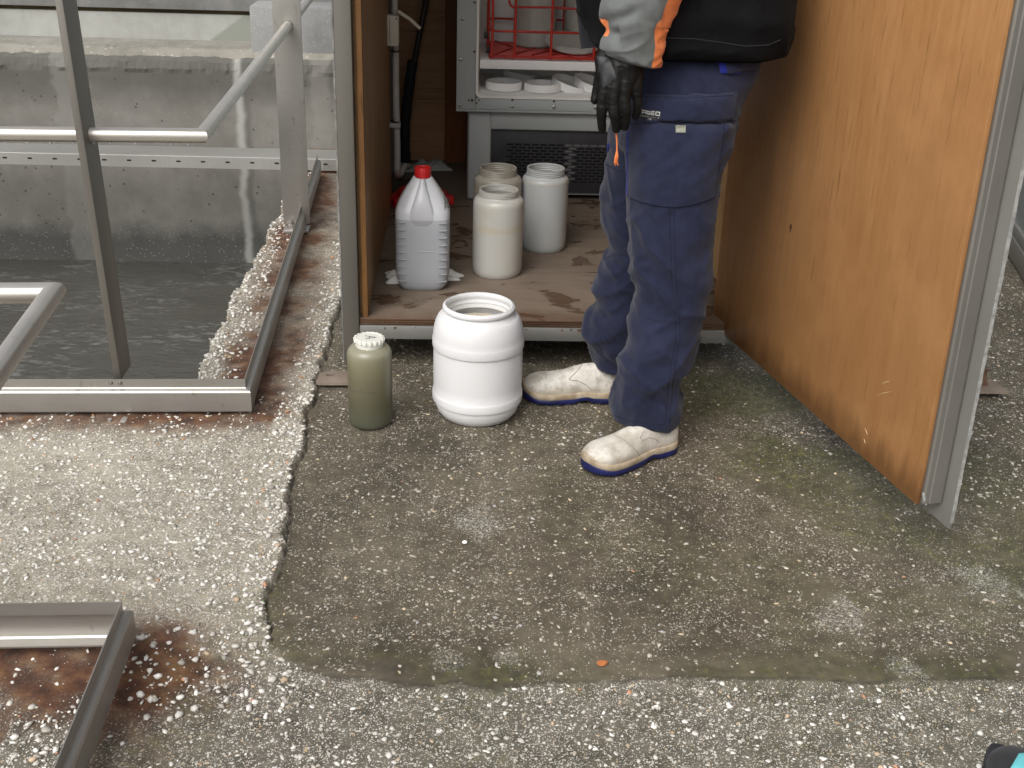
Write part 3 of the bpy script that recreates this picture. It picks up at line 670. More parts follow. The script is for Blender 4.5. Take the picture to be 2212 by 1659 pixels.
def toe_board(pts, name, parent):
    p, o = toe_path(pts); mb = MB()
    for a in range(len(p)-1):   # each length is its own folded sheet, mitred where they meet
        mb.sweep(TOE, p[a:a+2], o[a:a+2], closed=True)
    return mb.build(name, MAT['steel'], parent, ang=25)
rail = thing('guard_rail', (-.57, 2.865, .01), 'stainless guard railing with folded toe board round the water basin', 'railing')
c0 = np.array([-.562, 2.862]); c1 = np.array([side_x(5.45)+.005, 5.45]); cl = np.array([-2.6, 2.862-.065])
toe_board([cl, c0, c1], 'toe_board', rail)
def post(base, dx, dy, z1, parent, mat='steel', bev=.001, z0=.03):
    mb = MB().box((base[0]-dx/2, base[1]-dy/2, z0), (base[0]+dx/2, base[1]+dy/2, z1), bev); return mb.build('post', MAT[mat], parent)
pp = aty(250, 828, 2.885); po_ = post((pp[0]+.006, 2.885+.052), .018, .104, 1.35, rail, 'steel_dull', z0=.10)
for v_ in po_.data.vertices: v_.co.x -= .030*(v_.co.z-.09)   # leans out over the water
p2 = atz(615, 492, 0.02); p2r = aty(664, 492, p2[1]); post(((p2[0]+p2r[0])/2+.004, p2[1]), p2r[0]-p2[0]+.014, .012, 1.6, rail, 'steel', z0=.04)
mb = MB(); mb.box((p2[0]-.0, p2[1]-.05, .012), (p2r[0]+.01, p2[1]+.03, .024), .002); mb.lathe([(.012, 0), (.012, .014), (.006, .016), (.006, .03)], (p2[0]+.03, p2[1]-.02, .024), 6)
mb.lathe([(.012, 0), (.012, .014), (.006, .016), (.006, .03)], (p2[0]+.075, p2[1]-.02, .024), 6); mb.build('base_plate', MAT['steel'], rail)
r0 = aty(0, 289, 2.935); r1 = aty(436, 293, 2.95); r2 = aty(622, 55, p2[1]); rl = r1+(r0-r1)*2.2; re = r2+(r2-r1)*.75
MB().tube([rl, r1, re], .0185, 20).build('hand_rail', MAT['steel_tube'], rail)
mb = MB()
for a in np.linspace(0, 2*math.pi, 13)[:-1]: pass
mb.tube([r2+unit(r1-r2)*.010, r2+unit(r1-r2)*.001], [.0195, .0215], 20); mb.build('weld_collar', MAT['steel_dull'], rail)
for bx in (270, ):   # hold-down clip under the board
    q0 = atz(bx-45, 916, .012); mb = MB().box((q0[0]-.01, 2.80, .006), (q0[0]+.035, 2.835, .0095), .001).box((q0[0]+.055, 2.80, .006), (q0[0]+.095, 2.835, .0095), .001).box((q0[0]+.036, 2.806, .004), (q0[0]+.052, 2.845, .012), .002)
    mb.lathe([(.006, 0), (.006, .008)], (q0[0]+.01, 2.817, .0095), 6); mb.build('clip', MAT['galv'], rail)
mb = MB()
for sx, sy in ((pp[0]-.006, 2.868), (pp[0]+.018, 2.868)): mb.lathe([(.006, 0), (.0065, .004), (.004, .009), (0.0005, .010)], (sx, sy, .098), 10)
mb.build('weld', MAT['steel_dull'], rail)

rg = np.random.default_rng(12)
for t_ in rg.uniform(.02, .98, 16):
    c_ = r0+(r1-r0)*t_; s_ = rg.uniform(.002, .0034); MB().lathe([(.0003, -s_*2.2), (s_*.8, -s_*1.7), (s_, -s_), (s_*.7, 0), (.0003, s_*.6)], (c_[0], c_[1], c_[2]-.0185), 10).build('water_drop', MAT['drop'], rail)
rail2 = thing('guard_rail', (-.63, 1.86, .01), 'stainless guard railing corner nearest the camera at the lower left', 'railing')
k0 = atz(266, 1297, .112); kc = np.array([k0[0]+.013, k0[1]+.012]); kf = atz(120.5, 1659, .112); kd = unit((kf-k0)[:2])
kl = kc+np.array([-2.0, .0])+np.array([0, -.062]); k2 = kc+kd*1.6
toe_board([k2, kc, kl][::-1] if False else [kl, kc, k2][::-1] if False else [k2, kc, kl], 'toe_board', rail2)
n1 = aty(115, 632, kc[1]+.02); nd = atz(0, 795, n1[2]); n0 = aty(-600, 632, kc[1]-.02); n0[2] = n1[2]
MB().tube([n0, n1, n1+unit(nd-n1)*1.6], .0178, 20).build('hand_rail', MAT['steel_tube'], rail2)

# cable tray across the basin
tr = thing('cable_tray', (-1.4, 5.6, .02), 'long slotted steel cable tray bridging the basin behind the railing', 'cable tray')
zA, zB = .022, .076; X0, X1 = -4.2, -.46
mb = MB().sweep([(0, zA), (0, zB), (-.004, zB+.003), (-.19, zB+.003), (-.19, zA), (-.188, zA), (-.188, zB), (-.004, zB), (-.003, zB-.003), (-.003, zA)], [(X0, 5.5, 0), (X1, 5.5, 0)], [(0, -1), (0, -1)], closed=True)
mb.build('channel', MAT['galv'], tr, ang=25); mb = MB(); s0 = aty(22/1.58/1.8228+8, 332, 5.5)[0]
step = (aty(1720/1.58/1.8228, 346, 5.5)[0]-aty(24/1.58/1.8228, 327, 5.5)[0])/11
for k_ in range(-22, 20):
    x = aty(24/1.58/1.8228, 327, 5.5)[0]+k_*step
    if X0+.05 < x < X1-.03: mb.box((x-.010, 5.4988, zB-.026), (x+.010, 5.4995, zB-.019), 0); mb.build('slot', MAT['dark_hole'], tr); mb = MB()
MB().box((-.68, 5.52, -.01), (X1, 5.66, zA-.002), .003).build('support', MAT['back_dark'], tr)

# ------------------------------------------------------------------ cabinet
YC = 3.2
XL, XR = -.343, .905
cab = thing('equipment_cabinet', (.28, 3.2, 0), 'open walk-in steel and plywood equipment cabinet with wooden door swung wide', 'cabinet')
MB().box((XL, YC, .012), (-.296, YC+.045, 2.05), .004).build('post', MAT['steel_dull'], cab); MB().box((XR-.047, YC, .10), (XR, YC+.045, 2.05), .004).build('post', MAT['steel_dull'], cab)
MB().box((XL, 5.2, .0), (XL+.045, 5.245, 2.05), .004).build('post', MAT['steel_dull'], cab); MB().box((XR-.045, 5.2, .0), (XR, 5.245, 2.05), .004).build('post', MAT['steel_dull'], cab)
mb = MB(); zz = np.linspace(.03, 2.05, 160); V = []
for i, z in enumerate(zz):
    e = (vnoise(np.array([[z*60, 0, 0]]), 4)[0]-.5)*.006
    V += [(XL-.0005, YC+.004, z), (XL-.004+e*.6, YC+.002, z), (XL-.005+e*.6, YC+.03, z), (XL-.0005, YC+.03, z)]
mb.add(V, [(i*4+a, i*4+(a+1) % 4, i*4+4+(a+1) % 4, i*4+4+a) for i in range(159) for a in range(4)]); mb.build('foam_strip', MAT['gasket'], cab)
MB().box((-.296, YC+.004, .100), (XR-.047, YC+.05, .142), .003).build('sill', MAT['sill'], cab)
ft = MB()  # plywood floor, its layered front edge
ft.box((-.300, YC+.012, .1435), (XR-.03, 5.2, .1633), .001); ft.build('floor_panel', MAT['floor'], cab)
mb = MB()
for i in range(6): mb.box((-.298, YC+.010-(.002 if i % 2 else 0), .1432+i*.0033), (XR-.049, YC+.0125, .1432+i*.0033+.0030), .0006)
mb.build('floor_edge', MAT['floor_edge'], cab)
mb = MB(); V = []                                            # rust and torn tape bits along the sill
rr = np.random.default_rng(5)
for x in list(rr.uniform(.3, .42, 5))+list(rr.uniform(.33, .40, 4))+[-.22, -.19, -.13, .12, .2, .62, .8]:
    h_ = rr.uniform(.003, .010); w_ = rr.uniform(.003, .012); k0_ = rr.uniform(.6, 1.3, 9); P_ = [(x+w_*.5*q_*math.cos(a_), .1405-h_*.5+h_*.5*q_*math.sin(a_)) for q_, a_ in zip(k0_, np.linspace(0, 2*math.pi, 9, endpoint=False))]; mb = MB(); mb.add([(a_, y_, min(z_, .1415)) for y_ in (YC+.0032, YC+.0048) for a_, z_ in P_], [tuple(range(9)), tuple(range(17, 8, -1))]+[(i_, (i_+1) % 9, 9+(i_+1) % 9, 9+i_) for i_ in range(9)]); mb.build('rust_patch', MAT['rust'], cab)
MB().box((-.318, YC+.004, .148), (-.282, YC-.004, .176), .003).build('corner_rust', MAT['rust'], cab) if False else None
WL = -.272
MB().box((-.296, YC+.045, .1637), (WL, 4.46, 2.03), 0).build('side_panel', MAT['wall_wood'], cab)
MB().box((-.287, YC+.022, .1637), (WL+.001, YC+.0445, 2.03), .001).build('panel_edge', MAT['ply_edge'], cab)
MB().box((XR-.055, YC+.045, .1637), (XR-.033, 5.19, 2.03), 0).build('side_panel', MAT['wall_wood'], cab)
MB().box((-.296, 5.17, .1637), (XR-.03, 5.19, 2.03), 0).build('back_panel', MAT['back_wood'], cab)
bx = aty(961, 200, 5.165)[0]
MB().box((bx, 5.14, .1637), (bx+.10, 5.169, 2.03), .002).build('batten', MAT['back_dark'], cab)
MB().box((XL+.002, YC+.046, .10), (-.2965, 5.245, 2.05), 0).build('outer_wall', MAT['grey_paint'], cab); MB().box((XR-.0325, YC+.046, .10), (XR-.002, 5.245, 2.05), 0).build('outer_wall', MAT['grey_paint'], cab)
MB().box((-.296, 5.191, .10), (XR-.033, 5.243, 2.05), 0).build('outer_wall', MAT['grey_paint'], cab)
MB().box((XL-.03, YC-.03, 2.052), (XR+.03, 5.28, 2.10), .01).build('roof', MAT['grey_paint'], cab); MB().box((-.296, YC+.004, 1.98), (XR-.047, YC+.045, 2.049), .003).build('header', MAT['galv'], cab)
f0 = atz(715, 826, .02)
mb = MB(); cx, cy = f0[0]+.005, f0[1]+.045                       # foot plate with slotted hole
V = []
outer = [(-.050, -.042), (.075, -.046), (.075, .045), (-.030, .040), (-.046, .030)]
n_ = 28; hole_ = [(-.012+.014*math.cos(a), .012+.008*math.sin(a)) for a in np.linspace(0, 2*math.pi, n_, endpoint=False)]
def ring_out(a):
    d = np.array([math.cos(a), math.sin(a)]); best = 9
    P = outer+[outer[0]]
    for A_, B_ in zip(P[:-1], P[1:]):
        A2 = np.array(A_)-(-.012, .012); B2 = np.array(B_)-(-.012, .012); M_ = np.array([d, -(B2-A2)]).T
        try: s_, t_ = np.linalg.solve(M_, A2)
        except Exception: continue
        if s_ > 0 and -1e-6 <= t_ <= 1+1e-6: best = min(best, s_)
    return np.array([-.012, .012])+d*best
for z in (.010, .018):
    for a in np.linspace(0, 2*math.pi, n_, endpoint=False): o = ring_out(a); V.append((cx+o[0], cy+o[1], z+o[0]*.03))
    for h_ in hole_: V.append((cx+h_[0], cy+h_[1], z+h_[0]*.03))
Fc = []
for k_ in range(n_):
    k2_ = (k_+1) % n_
    Fc += [(2*n_+k_, 2*n_+k2_, 3*n_+k2_, 3*n_+k_), (k_, n_+k_, n_+k2_, k2_), (k_, k2_, 2*n_+k2_, 2*n_+k_), (n_+k_, 3*n_+k_, 3*n_+k2_, n_+k2_)]
mb.add(V, Fc); mb.build('foot_plate', MAT['rust_plate'], cab, smooth=False)

# open door: hinge line to free edge, standing proud of the frame
DA = atz(1538, 699, .13); DB = atz(1977, 1089, .13); DW = float(np.linalg.norm((DB-DA)[:2])); du = unit((DB-DA)[:2]); dn = np.array([-du[1], du[0]])
if dn[0] > 0: dn = -dn                                        # faces the inside (photo's left)
tp = ray(2180, 0); P0 = CAMP; tt = ((DA[:2]-P0[:2])@dn)/(tp[:2]@dn); DT = P0+tp*tt; lean = ((DT-DB)[:2]@du)/(DT[2]-.13)
def dM(u, nn, z): h = z-.13; return (DA[0]+du[0]*(u+lean*h)+dn[0]*nn, DA[1]+du[1]*(u+lean*h)+dn[1]*nn, z)
def dbox(u0, u1, n0, n1_, z0, z1, bev=.001):
    mb = MB().box((u0, n0, z0), (u1, n1_, z1), bev); mb.v = [dM(*p) for p in mb.v]; return mb
door = dbox(.0, DW, -.012, 0, .13, 2.0, .0015).build('door', MAT['door_wood'], cab)
ORG[door.name] = ORG[cab.name]
def on_door(px, py):
    d = ray(px, py); t_ = ((DA[:2]-CAMP[:2])@dn)/(d[:2]@dn); return CAMP+d*t_
c_ = on_door(1708, 492); kn_ = MB(); V = []
for s_ in (0, .0008):
    for a in np.linspace(0, 2*math.pi, 14, endpoint=False): q_ = (.0065+.0015*math.sin(3*a)); V.append((c_[0]+du[0]*q_*.8*math.cos(a)+dn[0]*(s_-.0002), c_[1]+du[1]*q_*.8*math.cos(a)+dn[1]*(s_-.0002), c_[2]+q_*1.7*math.sin(a)))
kn_.add(V, [tuple(range(13, -1, -1)), tuple(range(14, 28))]+[(i, (i+1) % 14, 14+(i+1) % 14, 14+i) for i in range(14)]); kn_.build('knot', MAT['floor_edge'], door)
for x0_, y0_, x1_, y1_ in ((1868, 925, 1874, 940), (1893, 855, 1925, 846), (1866, 948, 1869, 958), (1905, 830, 1922, 824)):
    a_, b_ = on_door(x0_, y0_), on_door(x1_, y1_); MB().tube([a_, (a_+b_)/2+np.array([0, 0, .002]), b_], [.0004, .0012, .0004], 6).build('scratch', MAT['scratch'], door)
dbox(.01, DW-.004, -.060, -.0122, .138, 1.99, .001).build('core', MAT['frame_steel'], door)
E1 = .062
prof = [(DW-.02, -.0125), (DW+.006, -.0125), (DW+.010, -.016), (DW+.010, -.026), (DW+.0125, -.0285), (DW+.0125, -E1+.006), (DW+.011, -E1+.002), (DW-.02, -E1+.002)]
mb = MB(); V = [dM(u, nn, z) for z in (.134, 1.995) for u, nn in prof]; np_ = len(prof)
mb.add(V, [(i, (i+1) % np_, np_+(i+1) % np_, np_+i) for i in range(np_)]+[tuple(range(np_-1, -1, -1)), tuple(range(np_, 2*np_))]); mb.build('edge_frame', MAT['frame_steel'], door, ang=20)
dbox(-.01, DW+.046, -E1-.008, -E1-.001, .085, 2.03, .001).build('outer_skin', MAT['skin'], door)
mb = MB(); V = []; zs = np.linspace(.10, 2.03, 200)
for i, z in enumerate(zs):
    e = abs(vnoise(np.array([[z*70, 0, 0]]), 14)[0]-.3)*.006
    V += [dM(DW+.0465, -E1-.0015, z), dM(DW+.0472+e*.6, -E1-.002, z), dM(DW+.0472+e*.6, -E1-.009, z), dM(DW+.0465, -E1-.0085, z)]
mb.add(V, [(i*4+a, i*4+(a+1) % 4, i*4+4+(a+1) % 4, i*4+4+a) for i in range(199) for a in range(4)]); mb.build('foam_edge', MAT['gasket'], door)
mb = MB(); mb.tube([dM(DW+.004, -.012, .160), dM(DW+.008, -.014, .148), dM(DW+.006, -.018, .136), dM(DW+.010, -.022, .131)], [.0035, .004, .003, .002], 8); mb.build('sealant', MAT['gasket'], door)

# neighbouring cabinet and the bolted plate
ap = atz(2150, 852, .02)
pl = thing('anchor_plate', (ap[0], ap[1]+.05, 0), 'rusty bolted steel plate on the ground behind the open door', 'steel plate')
V = []; c_ = atz(2180, 850, .02)
qd = [(c_[0]-.22, c_[1]), (c_[0], c_[1]), (c_[0]-.015, c_[1]+.085), (c_[0]-.22, c_[1]+.11)]
mb = MB(); mb.add([(x, y, z) for z in (.018, .026) for x, y in qd], [(3, 2, 1, 0), (4, 5, 6, 7), (0, 1, 5, 4), (1, 2, 6, 5), (2, 3, 7, 6), (3, 0, 4, 7)]); mb.build('plate', MAT['rust_plate'], pl, smooth=False)
b_ = (c_[0]-.060, c_[1]+.055, .026)
mb = MB().lathe([(.0135, 0), (.0135, .018)], b_, 6).lathe([(.008, .018), (.008, .045), (.0075, .047)], b_, 16).lathe([(.018, 0), (.018, .002)], b_, 20); mb.build('bolt', MAT['rust'], pl, smooth=False)
g0 = atz(2188, 568, 0); g1 = atz(2226, 632, 0); gd = unit((g1-g0)[:2]); gn = np.array([gd[1], -gd[0]])
if gn @ -g0[:2] < 0: gn = -gn
nb = thing('equipment_cabinet', (g0[0]+.3, g0[1], 0), 'grey steel cabinet with a pale base rail at the right edge behind the door', 'cabinet')
def nM(u, nn, z): return (g0[0]+gd[0]*u-gn[0]*nn, g0[1]+gd[1]*u-gn[1]*nn, z)
def nbox(u0, u1, n0, n1_, z0, z1, bev=.003):
    mb = MB().box((u0, n0, z0), (u1, n1_, z1), bev); mb.v = [nM(*p) for p in mb.v]; return mb
nbox(-1.6, .9, .012, .9, .13, 1.7).build('body', MAT['grey_paint'], nb); nbox(-1.62, .92, -.006, .012, .005, .085).build('base_rail', MAT['steel'], nb); nbox(-1.62, .92, .0, .02, .0855, .13).build('base_lip', MAT['galv'], nb)

# ------------------------------------------------------------------ sampler fridge
ZF = .1635
YS = 4.5
def sx(x, y, Y=YS): return aty(x, y, Y)[0]
def sz(x, y, Y=YS): return aty(x, y, Y)[2]
fl, fr = sx(986, 150), .80
zb = sz(1010, 236); zi = sz(1100, 210.5); zi2 = sz(1034, 150)
il = sx(1031, 120); ir = fr-(il-fl)
sam = thing('sampler_fridge', (.35, 4.55, ZF), 'grey refrigerated sampling unit with its door off, standing inside the cabinet', 'fridge')
mb = MB(); ZT = 1.45                                         # flange round the opening
mb.box((fl, YS, zb), (il-.004, YS+.05, ZT), .003).box((ir+.004, YS, zb), (fr, YS+.05, ZT), .003).box((il-.0035, YS+.001, zb), (ir+.0035, YS+.05, zi-.004), .002).box((il-.0035, YS+.001, ZT-.06), (ir+.0035, YS+.05, ZT), .002)
mb.box((fl-.003, YS-.004, zb-.003), (fl+.055, YS+.0005, ZT), .001) if False else None
mb.build('front_flange', MAT['grey_paint'], sam)
MB().box((fl, YS+.004, zb-.010), (fr, YS+.05, zb-.0005), .002).build('drip_edge', MAT['grey_plastic'], sam)
mb = MB(); D_ = .46                                           # moulded white liner with rounded corners
def rr_rect(x0, x1, z0, z1, r, y, n=6):
    P = []
    for cx, cz, a0 in ((x1-r, z1-r, 0), (x0+r, z1-r, 90), (x0+r, z0+r, 180), (x1-r, z0+r, 270)):
        for k_ in range(n+1): a = rad(a0+90*k_/n); P.append((cx+r*math.cos(a), y, cz+r*math.sin(a)))
    return P
R = [rr_rect(il-.004, ir+.004, zi-.004, ZT-.056, .02, YS-.004), rr_rect(il+.004, ir-.004, zi+.004, ZT-.064, .022, YS-.004), rr_rect(il+.007, ir-.007, zi+.007, ZT-.067, .022, YS+.004), rr_rect(il+.010, ir-.010, zi+.010, ZT-.07, .022, YS+D_)]
mb.rings(R, 0, False, True); mb.build('liner', MAT['liner'], sam)
MB().box((fl+.02, YS+.051, zb), (fl+.03, YS+.60, ZT), 0).box((fr-.03, YS+.051, zb), (fr-.02, YS+.60, ZT), 0).box((fl+.031, YS+.59, zb), (fr-.031, YS+.60, ZT), 0).build('casing', MAT['grey_paint'], sam)
zs0, zs1 = sz(1100, 149.5, YS+.03), sz(1100, 130.5, YS+.03)
mb = MB().box((il+.011, YS+.03, zs0), (ir-.011, YS+.034, zs1), .001).box((il+.011, YS+.0342, zs1-.004), (ir-.011, YS+D_-.01, zs1-.0005), .001); mb.build('shelf', MAT['shelf_white'], sam)
bl = sx(1011, 260, YS+.03); br = fr-.03
mb = MB()
gx0, gx1 = sx(1065.5, 290, YS+.035), br-(sx(1065.5, 290, YS+.035)-bl); gz1 = sz(1100, 282.5, YS+.045); gz0 = ZF+.012
# body moulding with a recessed bay for the grille
mb.box((bl, YS+.03, ZF), (gx0-.008, YS+.62, zb-.011), .010).box((gx1+.008, YS+.03, ZF), (br, YS+.62, zb-.011), .010).box((gx0-.014, YS+.031, gz1+.006), (gx1+.014, YS+.62, zb-.0112), .006).box((gx0-.012, YS+.06, ZF+.02), (gx1+.012, YS+.62, gz1+.01), 0)
mb.build('base_body', MAT['grey_plastic'], sam, ang=50)
gr = MB().box((gx0-.006, YS+.048, ZF+.03), (gx1+.006, YS+.056, gz1+.004), .001).build('grille', MAT['grille'], sam)
mb = MB(); ml = MB(); q0 = (sx(994.5+0, 300), 0)
v2x = lambda xz: (1800+xz/3.5677)/1.8228
v2y = lambda yz: (400+yz/3.5677)/1.8228
p00 = aty(v2x(745), v2y(598), YS+.048); pdx = aty(v2x(1450), v2y(608), YS+.048); stp = (pdx[0]-p00[0])/6; prow = aty(v2x(745), v2y(684), YS+.048); rs = (p00[2]-prow[2])/2
for r_ in range(13):
    for c_ in range(-0, 16):
        x = p00[0]+c_*stp+(stp*.48 if r_ % 2 else 0); z = p00[2]-r_*rs
        if x < gx1-.03 and z > ZF+.04:
            lit = (6.5 < c_+(.5 if r_ % 2 else 0) < 7.6) or (r_ == 0 and c_ > 7)  # these slots get a paler grey, light painted into their colour
            (ml if lit else mb).box((x-stp*.39, YS+.0468, z-.0035), (x+stp*.39, YS+.0479, z+.0035), 0)
s_ = mb.build('slots', MAT['dark_hole'], gr); s_['kind'] = 'stuff'; s_ = ml.build('lit_slots', MAT['slot_light'], gr); s_['kind'] = 'stuff'
mb = MB()
for px, py in ((1015, 75), (1012, 233.5), (1200.5, 236), (1295, 238.5), (996.5, 226), (995.5, 19)): pass
scr = []
zz2 = lambda x, y: ((1780+x/3.687)/1.8228, (y/3.687)/1.8228)
for x, y in ((155, 275), (130, 865), (110, 1530), (875, 1548), (1478, 1553), (2080, 1560)):
    a, b = zz2(x, y); c_ = aty(a, b, YS-.001); m_ = MB(); V = []
    m_.lathe([(.0065, 0), (.006, .0025), (.003, .004)], (0, 0, 0), 12); m_.v = [(c_[0]+p[0], c_[1]-p[2], c_[2]+p[1]) for p in m_.v]; m_.build('screw', MAT['bolt'], sam)
for x, y in ((325, 35), (325, 750), (875, 1450), (1480, 1470)):
    a, b = zz2(x, y); c_ = aty(a, b, YS-.0005); m_ = MB(); m_.lathe([(.005, 0), (.004, .0015)], (0, 0, 0), 10); m_.v = [(c_[0]+p[0], c_[1]-p[2], c_[2]+p[1]) for p in m_.v]; m_.build('rivet', MAT['rust'], sam)
a, b = zz2(300, 1455); c_ = aty(a, b, YS-.0004)
rp = MB(); rg = np.random.default_rng(3)
for k_ in range(9):
    ox, oz, s_ = rg.normal(0, .007), rg.normal(0, .004), rg.uniform(.001, .0045); rp.box((c_[0]+ox-s_, YS-.0008, c_[2]+oz-s_), (c_[0]+ox+s_, YS-.0002, c_[2]+oz+s_), 0)
rp.build('rust_spot', MAT['rust'], sam, smooth=False)
for x, y0, y1 in ((497, 440, 560), (520, 650, 770)):         # two little black latches on the liner wall
    a, b = zz2(x, y0); c0_ = aty(a, b, YS+.10); a, b = zz2(x, y1); c1_ = aty(a, b, YS+.10)
    MB().box((c0_[0]-.008, YS+.095, c1_[2]), (c0_[0]+.008, YS+.112, c0_[2]-.008), .002).tube([(c0_[0]-.004, YS+.103, c0_[2]-.009), (c0_[0]-.004, YS+.103, c0_[2]+.002), (c0_[0]+.004, YS+.103, c0_[2]+.002), (c0_[0]+.004, YS+.103, c0_[2]-.009)], .0016, 6).build('latch', MAT['black_plastic'], sam)

# lids lying in the fridge bottom
zl = zi+.011
def lid(cxp, yfront, rr_, h_, label, tiltx=0, tilty=0, lift=0, Y=None):
    prof = [(rr_*.985, 0), (rr_, .003), (rr_, h_-.002), (rr_*.985, h_), (rr_*.93, h_), (rr_*.925, h_-.002), (rr_*.92, .005), (rr_*.5, .0045), (0.0005, .0045)]
    mb = MB().lathe(prof, (0, 0, 0), 56, cap0=True, cap1=False)
    if Y is None:
        g = atz(cxp, yfront, zl); c = np.array([g[0], g[1]+rr_, zl+lift])
    else:
        g = aty(cxp, yfront, Y); c = np.array([g[0], Y, g[2]])
    M_ = Matrix.Translation(Vector(c)) @ Matrix.Rotation(tiltx, 4, 'X') @ Matrix.Rotation(tilty, 4, 'Y')
    mb.v = [tuple(M_ @ Vector(p)) for p in mb.v]
    return tag(mb.build('jar_lid', MAT['lid_white'], base=c), label, 'lid', 'white jar lids in the fridge')
r_l = (1025-495)/3.687/1.8228/2/ppm((.15, 4.65, .6))
a, b = zz2(758, 1333); lid(a, b, r_l, .030, 'white upturned screw lid at the left of the fridge floor')
a, b = zz2(1325, 1360); lid(a, b, r_l, .030, 'white upturned screw lid in the middle of the fridge floor, other lids leaning on it')
a, b = zz2(955, 1155); lid(a, b, r_l, .030, 'white lid lying tilted behind and across two others on the fridge floor', rad(-4), rad(9), Y=4.85)
a, b = zz2(1680, 1275); lid(a, b, r_l, .030, 'white lid propped at a slant on the right of the middle lid', rad(8), rad(16), Y=4.66)
a, b = zz2(1990, 1270); lid(a, b, r_l, .030, 'rightmost slanted white lid, partly behind the black gloved hand', rad(8), rad(17), Y=4.68)

# red wire basket with its bottles on the shelf
zt_ = zs1; by0, by1 = YS+.045, YS+.42; bx0 = sx(1058, 110, by0); bx1 = ir-.04; bz1 = zt_+.34
bk = thing('wire_basket', (bx0+.25, by0+.19, zt_), 'red coated wire basket on the fridge shelf', 'basket')
mb = MB()
for i in range(13):
    y = by0+.006+(by1-by0-.012)*i/12; mb.tube([(bx0, y, zt_+.012), (bx1, y, zt_+.012)], .0036, 8)
for x in np.linspace(bx0, bx1, 6): mb.tube([(x, by0, zt_+.006), (x, by1, zt_+.006)], .0032, 8)
for q_ in range(7): mb.tube([(bx0+.02+.07*q_, by0+.01, zt_+.018), (bx0+.10+.085*q_, by0+.19, zt_+.020), (bx0+.03+.08*q_, by1-.01, zt_+.018)], .0028, 6)
mb.build('basket_floor', MAT['red_wire'], bk)
for zr, nm in ((zt_+.010, 'rail'), (zt_+.105, 'rail'), (zt_+.27, 'rail')):
    o_ = .0; P = [(bx0+.02, by0-o_, zr), (bx1-.02, by0-o_, zr), (bx1, by0+.02, zr), (bx1, by1-.02, zr), (bx1-.02, by1, zr), (bx0+.02, by1, zr), (bx0, by1-.02, zr), (bx0, by0+.02, zr), (bx0+.02, by0-o_, zr)]
    MB().tube(P, .0045, 10).build(nm, MAT['red_wire'], bk)
ux = [sx(v2, 60, by0) for v2 in (1064, 1113, 1192)]; ux += [ux[-1]+.165, ux[-1]+.33]
for x in ux:
    if x < bx1: MB().tube([(x, by0-.004, zt_+.006), (x, by0-.004, bz1)], .0052, 10).build('upright', MAT['red_wire'], bk)
for x in np.linspace(bx0+.12, bx1-.08, 3): MB().tube([(x, by1+.003, zt_+.006), (x, by1+.003, bz1)], .005, 10).build('upright', MAT['red_wire'], bk)
for y in (by0+.16, by0+.30): MB().tube([(bx0-.003, y, zt_+.006), (bx0-.003, y, bz1)], .005, 10).build('upright', MAT['red_wire'], bk)
hz = sz(1110, 13, by0+.10)
P = [(ux[1]-.03, by0+.06, hz+.05), (ux[1]-.02, by0+.06, hz+.01), (ux[1]-.008, by0+.06, hz), (ux[2]+.0, by0+.06, hz+.003), (bx1-.05, by0+.06, hz-.006)]
MB().tube(P, .0042, 10).build('handle', MAT['red_wire'], bk)
def bottle_in(xp, r_, y, label, h_=.30):
    c = np.array([sx(xp, 80, y), y, zt_+.0165])
    prof = [(r_*.9, 0), (r_*.985, .006), (r_, .02), (r_, h_-.08), (r_*.9, h_-.05), (r_*.62, h_-.03), (r_*.6, h_)]
    return tag(MB().lathe(prof, c, 48).build('sample_jar', MAT['basket_jar'], base=c), label, 'jar', 'white jars in the red basket')
MAT['basket_jar'] = jar_mat('basket_jar', (.42, .41, .38), (.50, .49, .46), (.3, .25, .17), .2, .01, .2)
bottle_in(1154, .084, by0+.27, 'white plastic jar behind the wires, at the left of the red basket'); bottle_in(1262, .084, by0+.29, 'white plastic jar partly behind the jacket, at the right of the red basket')
c = aty(1232, 88, by0+.13); c = np.array([c[0]+.01, by0+.14, zt_+.045])
mb = MB().lathe([(.105, 0), (.11, .004), (.11, .010), (.105, .013), (.06, .0135), (.0005, .0135)], (0, 0, 0), 56, cap1=False)
M_ = Matrix.Translation(Vector(c)) @ Matrix.Rotation(rad(14), 4, 'X') @ Matrix.Rotation(rad(3), 4, 'Y'); mb.v = [tuple(M_ @ Vector(p)) for p in mb.v]
tag(mb.build('jar_lid', MAT['basket_jar'], base=c), 'large off-white round lid lying tilted inside the red wire basket', 'lid')

# ------------------------------------------------------------------ wiring on the left wall
YW = 4.42
def yw(x, y): return aty(x, y, YW)
zz1 = lambda x, y: (658.3+x*.248, y*.248)
def cw(x, y, dy=0): a, b = zz1(x, y); p = aty(a, b, YW+dy); return np.array(p)
pts = [cw(778, -250), cw(780, 0), cw(790, 400), cw(796, 900), cw(806, 1300), cw(805, 1470)]
pts += [cw(806, 1500, .01), cw(812, 1520, .03), cw(830, 1515, .06), cw(848, 1480, .12), cw(870, 1450, .2), cw(905, 1450, .3)]
P = []
for a, b in zip(pts[:-1], pts[1:]):
    L = np.linalg.norm(b-a); n_ = max(1, int(L/.0035))
    for k_ in range(n_): P.append(a+(b-a)*k_/n_)
P.append(pts[-1]); rr_ = [.0125+(.0010 if k_ % 3 == 1 else -.0006) for k_ in range(len(P))]
cd = thing('conduit', (P[0][0], YW, ZF), 'corrugated grey cable conduit clipped in the back left corner of the cabinet', 'conduit')
MB().tube(P, rr_, 12).build('corrugated_tube', MAT['conduit'], cd, ang=80)
